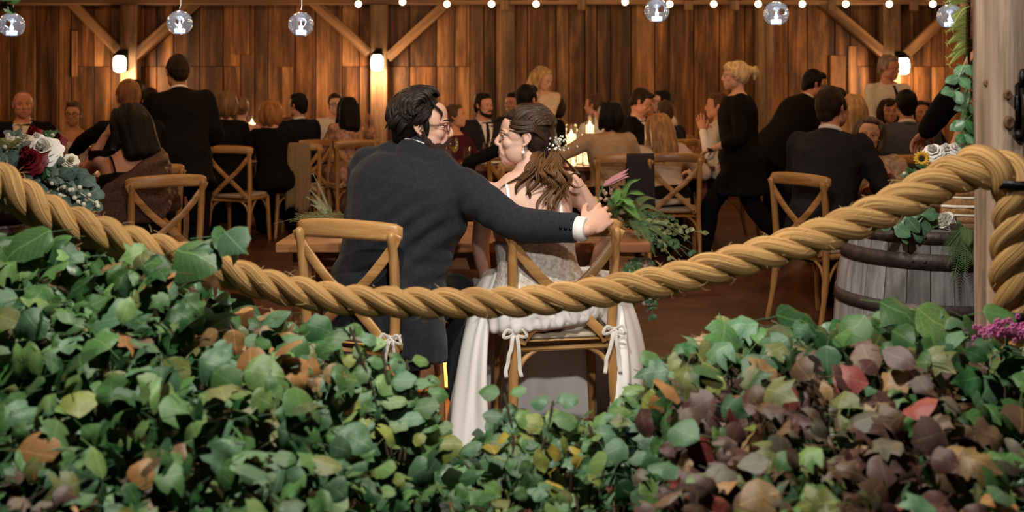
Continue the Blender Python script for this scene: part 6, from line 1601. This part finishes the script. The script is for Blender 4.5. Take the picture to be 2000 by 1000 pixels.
for tx, ty, D in ((1320, 430, 4.7), (1340, 460, 4.6), (1300, 450, 4.6), (1350, 490, 4.55), (1280, 420, 4.7), (1310, 500, 4.5), (1265, 450, 4.5), (1290, 475, 4.5), (1240, 400, 4.7), (1370, 455, 4.6)): sprig(rf_(1225, 435, 4.65), rf_(tx, ty, D), 9, .028, LM['g5'] if q.random() < .4 else fern_dk, 'oval', .03, 'leafy_sprig')
for tx, ty, D in ((1190, 362, 4.75), (1205, 372, 4.7), (1180, 380, 4.7)): sprig(rf_(1205, 430, 4.65), rf_(tx, ty, D), 12, .03, mat('tan_bud', (.4, .28, .18), .7), None, .02, 'bud_sprig', True)
ar = ar_
# drooping pink lily-like bloom
pk = empty('pink_bloom', P(1200, 350, 4.62), 0, 'closed dusty pink bloom leaning out of the table greenery', 'flower')
mbp = MB(); 
for k in range(8):
    a = k*.785; r_ = .012; pts = [np.array([-.05, 0, -.03]), np.array([-.01, r_*math.cos(a), -.008+r_*math.sin(a)]), np.array([.03, r_*1.1*math.cos(a), .012+r_*1.1*math.sin(a)]), np.array([.055+.004*(k % 3), r_*1.5*math.cos(a), .026+r_*1.6*math.sin(a)])]
    mbp.add(tube(smoothpath(pts, 4), [.004]+[.007]*8+[.005]*2+[.002]*2, 6, flat=.5))
mbp.build('petals', pink_p, pk); MB().add(tube(smoothpath([(-.05, 0, -.03), (-.07, .01, -.08), (-.075, .02, -.12)], 4), .004, 6)).build('stem', LM['g2'], pk)
# jar of tan flowers and a dark drink
jr = P(1150, 0, 4.56); jo = empty('flower_jar', (jr.x, 4.56, TZ+.002), 0, 'small jar of tan dried flowers beside the bride\'s shoulder', 'jar')
MB().add(lathe([(0, 0), (.035, 0), (.038, .06), (.03, .085), (.028, .085), (.035, .06), (.032, .004), (0, .004)], 18, cap=False)).build('glass_jar', clear, jo)
mbj = MB()
for k in range(26): mbj.add(ell((q.gauss(0, .022), q.gauss(0, .02), .165+q.gauss(0, .022)), q.uniform(.008, .014), 8, 6))
o = mbj.build('dried_blossoms', mat('tan_blossom', (.42, .27, .15), .8, .3, 60), jo); tag(o, kind='stuff')
for k in range(4): MB().add(tube([(0, 0, .006), (q.uniform(-.02, .02), q.uniform(-.02, .02), .16)], .002, 5)).build('stem', LM['g5'], jo)
tumbler((P(1184, 0, 4.5).x, 4.5, TZ+.002), 'dark drink in a glass beside the bride\'s right shoulder', None, .04, .14, mat('dark_cola', (.02, .006, .003), .1))
# sage grasses at the left end of the table
gs = empty('table_grasses', (-.78, 4.8, .752), 0, 'pale sage grass stems spilling over the left end of the couple\'s table', 'greenery'); G0 = np.array(gs.location)
def rg(px, py, D): return np.array(P(px, py, D))-G0
for (tx, ty), w_ in (((612, 340), .01), ((606, 372), .012), ((608, 400), .012), ((630, 415), .01), ((600, 385), .012), ((640, 395), .01), ((622, 425), .012)): frond(rg(648, 425, 4.8), rg(tx, ty, 4.72), w_*1.3, grassm, gs, 30, (0, -1, .2), .01)
mbg = MB()
for k in range(140):
    a = rg(620+q.uniform(-15, 35), 432+q.uniform(-6, 6), 4.75+q.uniform(-.1, .1)); mbg.add(tube([a, a+np.array([q.gauss(0, .04), q.gauss(0, .03), .012+q.random()*.03]), a+np.array([q.gauss(0, .07), q.gauss(0, .05), .01])], .001, 3))
o = mbg.build('moss_tangle', LM['g5'], gs); tag(o, kind='stuff')
# ---- cake on the right barrel
cakem = mat('caramel_cake', (.36, .18, .065), .85, .3, 40, .6, 120); frost = mat('cream_frosting', (.80, .72, .58), .6, .08, 30, .5, 40); slicem = wood('wood_slice', (.10, .05, .02), (.2, .11, .05), (.3, .18, .09), 0, 2)
ck = P(1850, 0, 3.92)
wo = MB().add(lathe([(0, 0), (.2, 0), (.205, .015), (.2, .03), (0, .03)], 32, cap=False)).build('wood_slice', slicem, None, True, (BRX+.08, BRY-.01, .883)); tag(wo, 'round wooden slice under the layered cake on the right barrel', 'board')
kz = .914; ko = empty('layer_cake', (BRX+.1, BRY-.01, kz), 0, 'three-tier naked cake with cream between caramel layers on the barrel', 'cake')
def wob(r, z0, z1, seed, n=48, amp=.004):
    V = []; 
    for z, k in ((z0, .985), (z0+(z1-z0)*.3, 1), (z0+(z1-z0)*.7, 1), (z1, .985)):
        for i in range(n): a = 2*math.pi*i/n; rr = r*k+amp*noise.noise(Vector((math.cos(a)*4+seed, math.sin(a)*4, z*60))); V.append((rr*math.cos(a), rr*math.sin(a), z))
    F = grid_faces(n, 4); F.append(tuple(range(n))[::-1]); F.append(tuple(range(3*n, 4*n))); return V, F
z = 0
for tier, (r, n) in enumerate(((.175, 2), (.15, 2), (.12, 3))):
    for k in range(n):
        MB().add(wob(r, z, z+.022, tier*5+k)).build('cake_layer', cakem, ko); z += .022
        MB().add(wob(r*1.01, z, z+.009, tier*7+k+40, amp=.007)).build('cream_layer', frost, ko); z += .009
ctop = kz+z
for i, (px, py, D, r, ax) in enumerate(((1822, 297, 3.84, 19, (-.4, -.6, .6)), (1845, 292, 3.88, 15, (0, -.5, .8)), (1866, 290, 3.88, 17, (.2, -.5, .8)))):
    c_ = P(px, py, D); rr = r*D/FPX*1.15
    rose((c_.x, c_.y, max(c_.z, ctop+rr*.9)), rr, white_p, 'white rose on top of the cake, %s of three' % ('leftmost', 'middle', 'rightmost')[i], ax, group='white roses on the cake', layers=5)
sf = empty('yellow_flower', P(1801, 310, 3.80), 0, 'small golden sunflower tucked against the cake', 'flower')
mbp = MB(); petal_ring(mbp, np.zeros(3), (-.4, -.9, .15), 15, .032, .007, .03, 1.15, .2); petal_ring(mbp, np.zeros(3), (-.4, -.9, .15), 15, .026, .006, .03, .9, .3, .2); mbp.build('petals', yel_p, sf); MB().add(ell((-.004, -.006, .001), (.012, .008, .012))).build('disc', brn_c, sf)
MB().add(tube([(0, .005, -.005), (.02, .03, -.04), (.05, .08, -.06)], .003, 6)).build('stem', LM['g2'], sf)
cg = empty('cake_greenery', (BRX-.12, BRY-.2, .885), 0, 'bunch of green sprigs and white filler flowers left of the cake', 'greenery'); C0 = np.array(cg.location); ar = cg
def rc(px, py, D): return np.array(P(px, py, D))-C0
for tx, ty, D in ((1772, 345, 3.72), (1785, 335, 3.72), (1800, 340, 3.72), (1768, 365, 3.7), (1795, 355, 3.7), (1810, 350, 3.72), (1780, 360, 3.7), (1805, 330, 3.75)): sprig(rc(1795, 420, 3.74), rc(tx, ty, D), 8, .03, LM['g2'] if q.random() < .5 else LM['g3'], 'oval', .01, 'leafy_sprig')
for tx, ty, D in ((1780, 340, 3.7), (1795, 345, 3.7), (1770, 355, 3.7)): sprig(rc(1795, 420, 3.74), rc(tx, ty, D), 12, .024, budm, None, .01, 'bud_sprig', True)
for tx, ty, D in ((1745, 440, 3.62), (1770, 425, 3.64), (1800, 420, 3.64)): sprig(rc(1815, 428, 3.7), rc(tx, ty, D), 4, .06, LM['g3'], 'oval', .0, 'leafy_sprig')
for tx, ty in ((1890, 480), (1850, 520), (1885, 540), (1860, 560), (1835, 500), (1900, 515)): frond(rc(1885, 440, 3.6), rc(tx, ty, 3.53), .035, fern_dk, cg, 24, (0, -1, .1), .0)
# fallen white rose with its stem
wr = empty('white_rose', P(1848, 436, 3.66), 0, 'single white rose lying on its side on the barrel top', 'flower')
mbp = MB()
for k in range(5): t = k/4; petal_ring(mbp, np.array([.012, 0, -.006])-np.array([-.008, 0, .004])*t, (-.75, -.25, .55), 3+k, .014+.022*t, .017+.012*t, .058-.006*t, .12+.22*t, .2+.25*t, k*.9)
mbp.v = [v*1.25 for v in mbp.v]; mbp.build('petals', white_p, wr); MB().add(tube(smoothpath([(.012, 0, -.008), (.03, .0, -.016), (.06, 0, -.028), (.085, .0, -.038)], 4), [.011, .01, .008, .006, .0045, .004, .004, .004, .004, .004, .004, .004, .004], 8)).build('stem', LM['g4'], wr)
for s in (-1, 1): MB().add(T(LG[('oval', 1)], leaf_matrix((.03, 0, -.016), (.6, s*.3, .6*s), (0, -.8, .5), .05))).build('leaf', LM['g3'], wr)
# ---- garland on the right door post
gd = empty('post_garland', P(1893, 150, 2.5), 0, 'leafy garland hanging down the inner side of the right door post', 'garland'); ar = gd; D0 = np.array(gd.location)
def rd_(px, py, D): return np.array(P(px, py, D))-D0
spn = smoothpath([rd_(1894, -60, 2.5), rd_(1893, 60, 2.5), rd_(1892, 160, 2.5), rd_(1888, 250, 2.5), rd_(1884, 300, 2.5)], 6); MB().add(tube(spn, .003, 5)).build('vine', bark_m, gd)
ferny = leafmat('asparagus_fern', (.16, .22, .045), .6)
for k in range(14):
    y0 = 0+k*9; a = q.uniform(-1, 1); frond(rd_(1894, y0-14, 2.5), rd_(1868-q.uniform(0, 22), y0+q.uniform(-12, 26), 2.47), .013, ferny, gd, 30, (0, -1, .1), .01)
for tx, ty in ((1864, 178), (1872, 152), (1890, 205), (1888, 235), (1884, 262), (1890, 285)): sprig(rd_(1890, ty-45, 2.5), rd_(tx, ty, 2.44), 2, .036, LM['g3'] if q.random() < .5 else LM['g2'], 'oval', .0, 'leafy_sprig')
for k in range(8): frond(rd_(1890, 170+k*16, 2.5), rd_(1882-q.uniform(0, 8), 200+k*14, 2.47), .016, LM['g2'], gd, 14, (0, -1, .1), .0)
# small green leaves at the top left corner hang from the lintel
tl = empty('hanging_sprig', P(8, -18, 2.6), 0, 'few green leaves peeking in at the top left corner', 'leaves'); ar = tl; D0 = np.array(tl.location)
for tx, ty in ((8, 8), (18, 2), (2, 4)): sprig(np.array([0, 0, .03]), rd_(tx, ty, 2.58), 3, .03, LM['g1'], 'oval', .0, 'leafy_sprig')
MB().add(tube([(0, 0, .03), (.01, -.1, .5), (.0, -.15, 3.09-tl.location.z)], .002, 5)).build('vine', bark_m, tl)
# dark tangle of dried foliage under the right end of the couple's table
dt = empty('dried_foliage', (.52, 4.3, .0), 0, 'dark dried foliage hanging below the right end of the couple\'s table', 'greenery'); ar = dt; D0 = np.array(dt.location)
for k in range(16): sprig(rd_(1240+q.uniform(-25, 20), 500, 4.42), rd_(1250+q.uniform(-30, 45), 520+q.uniform(0, 110), 4.36), 8, .03, LM['m1'] if q.random() < .3 else fern_dk, 'oval', .0, 'leafy_sprig')
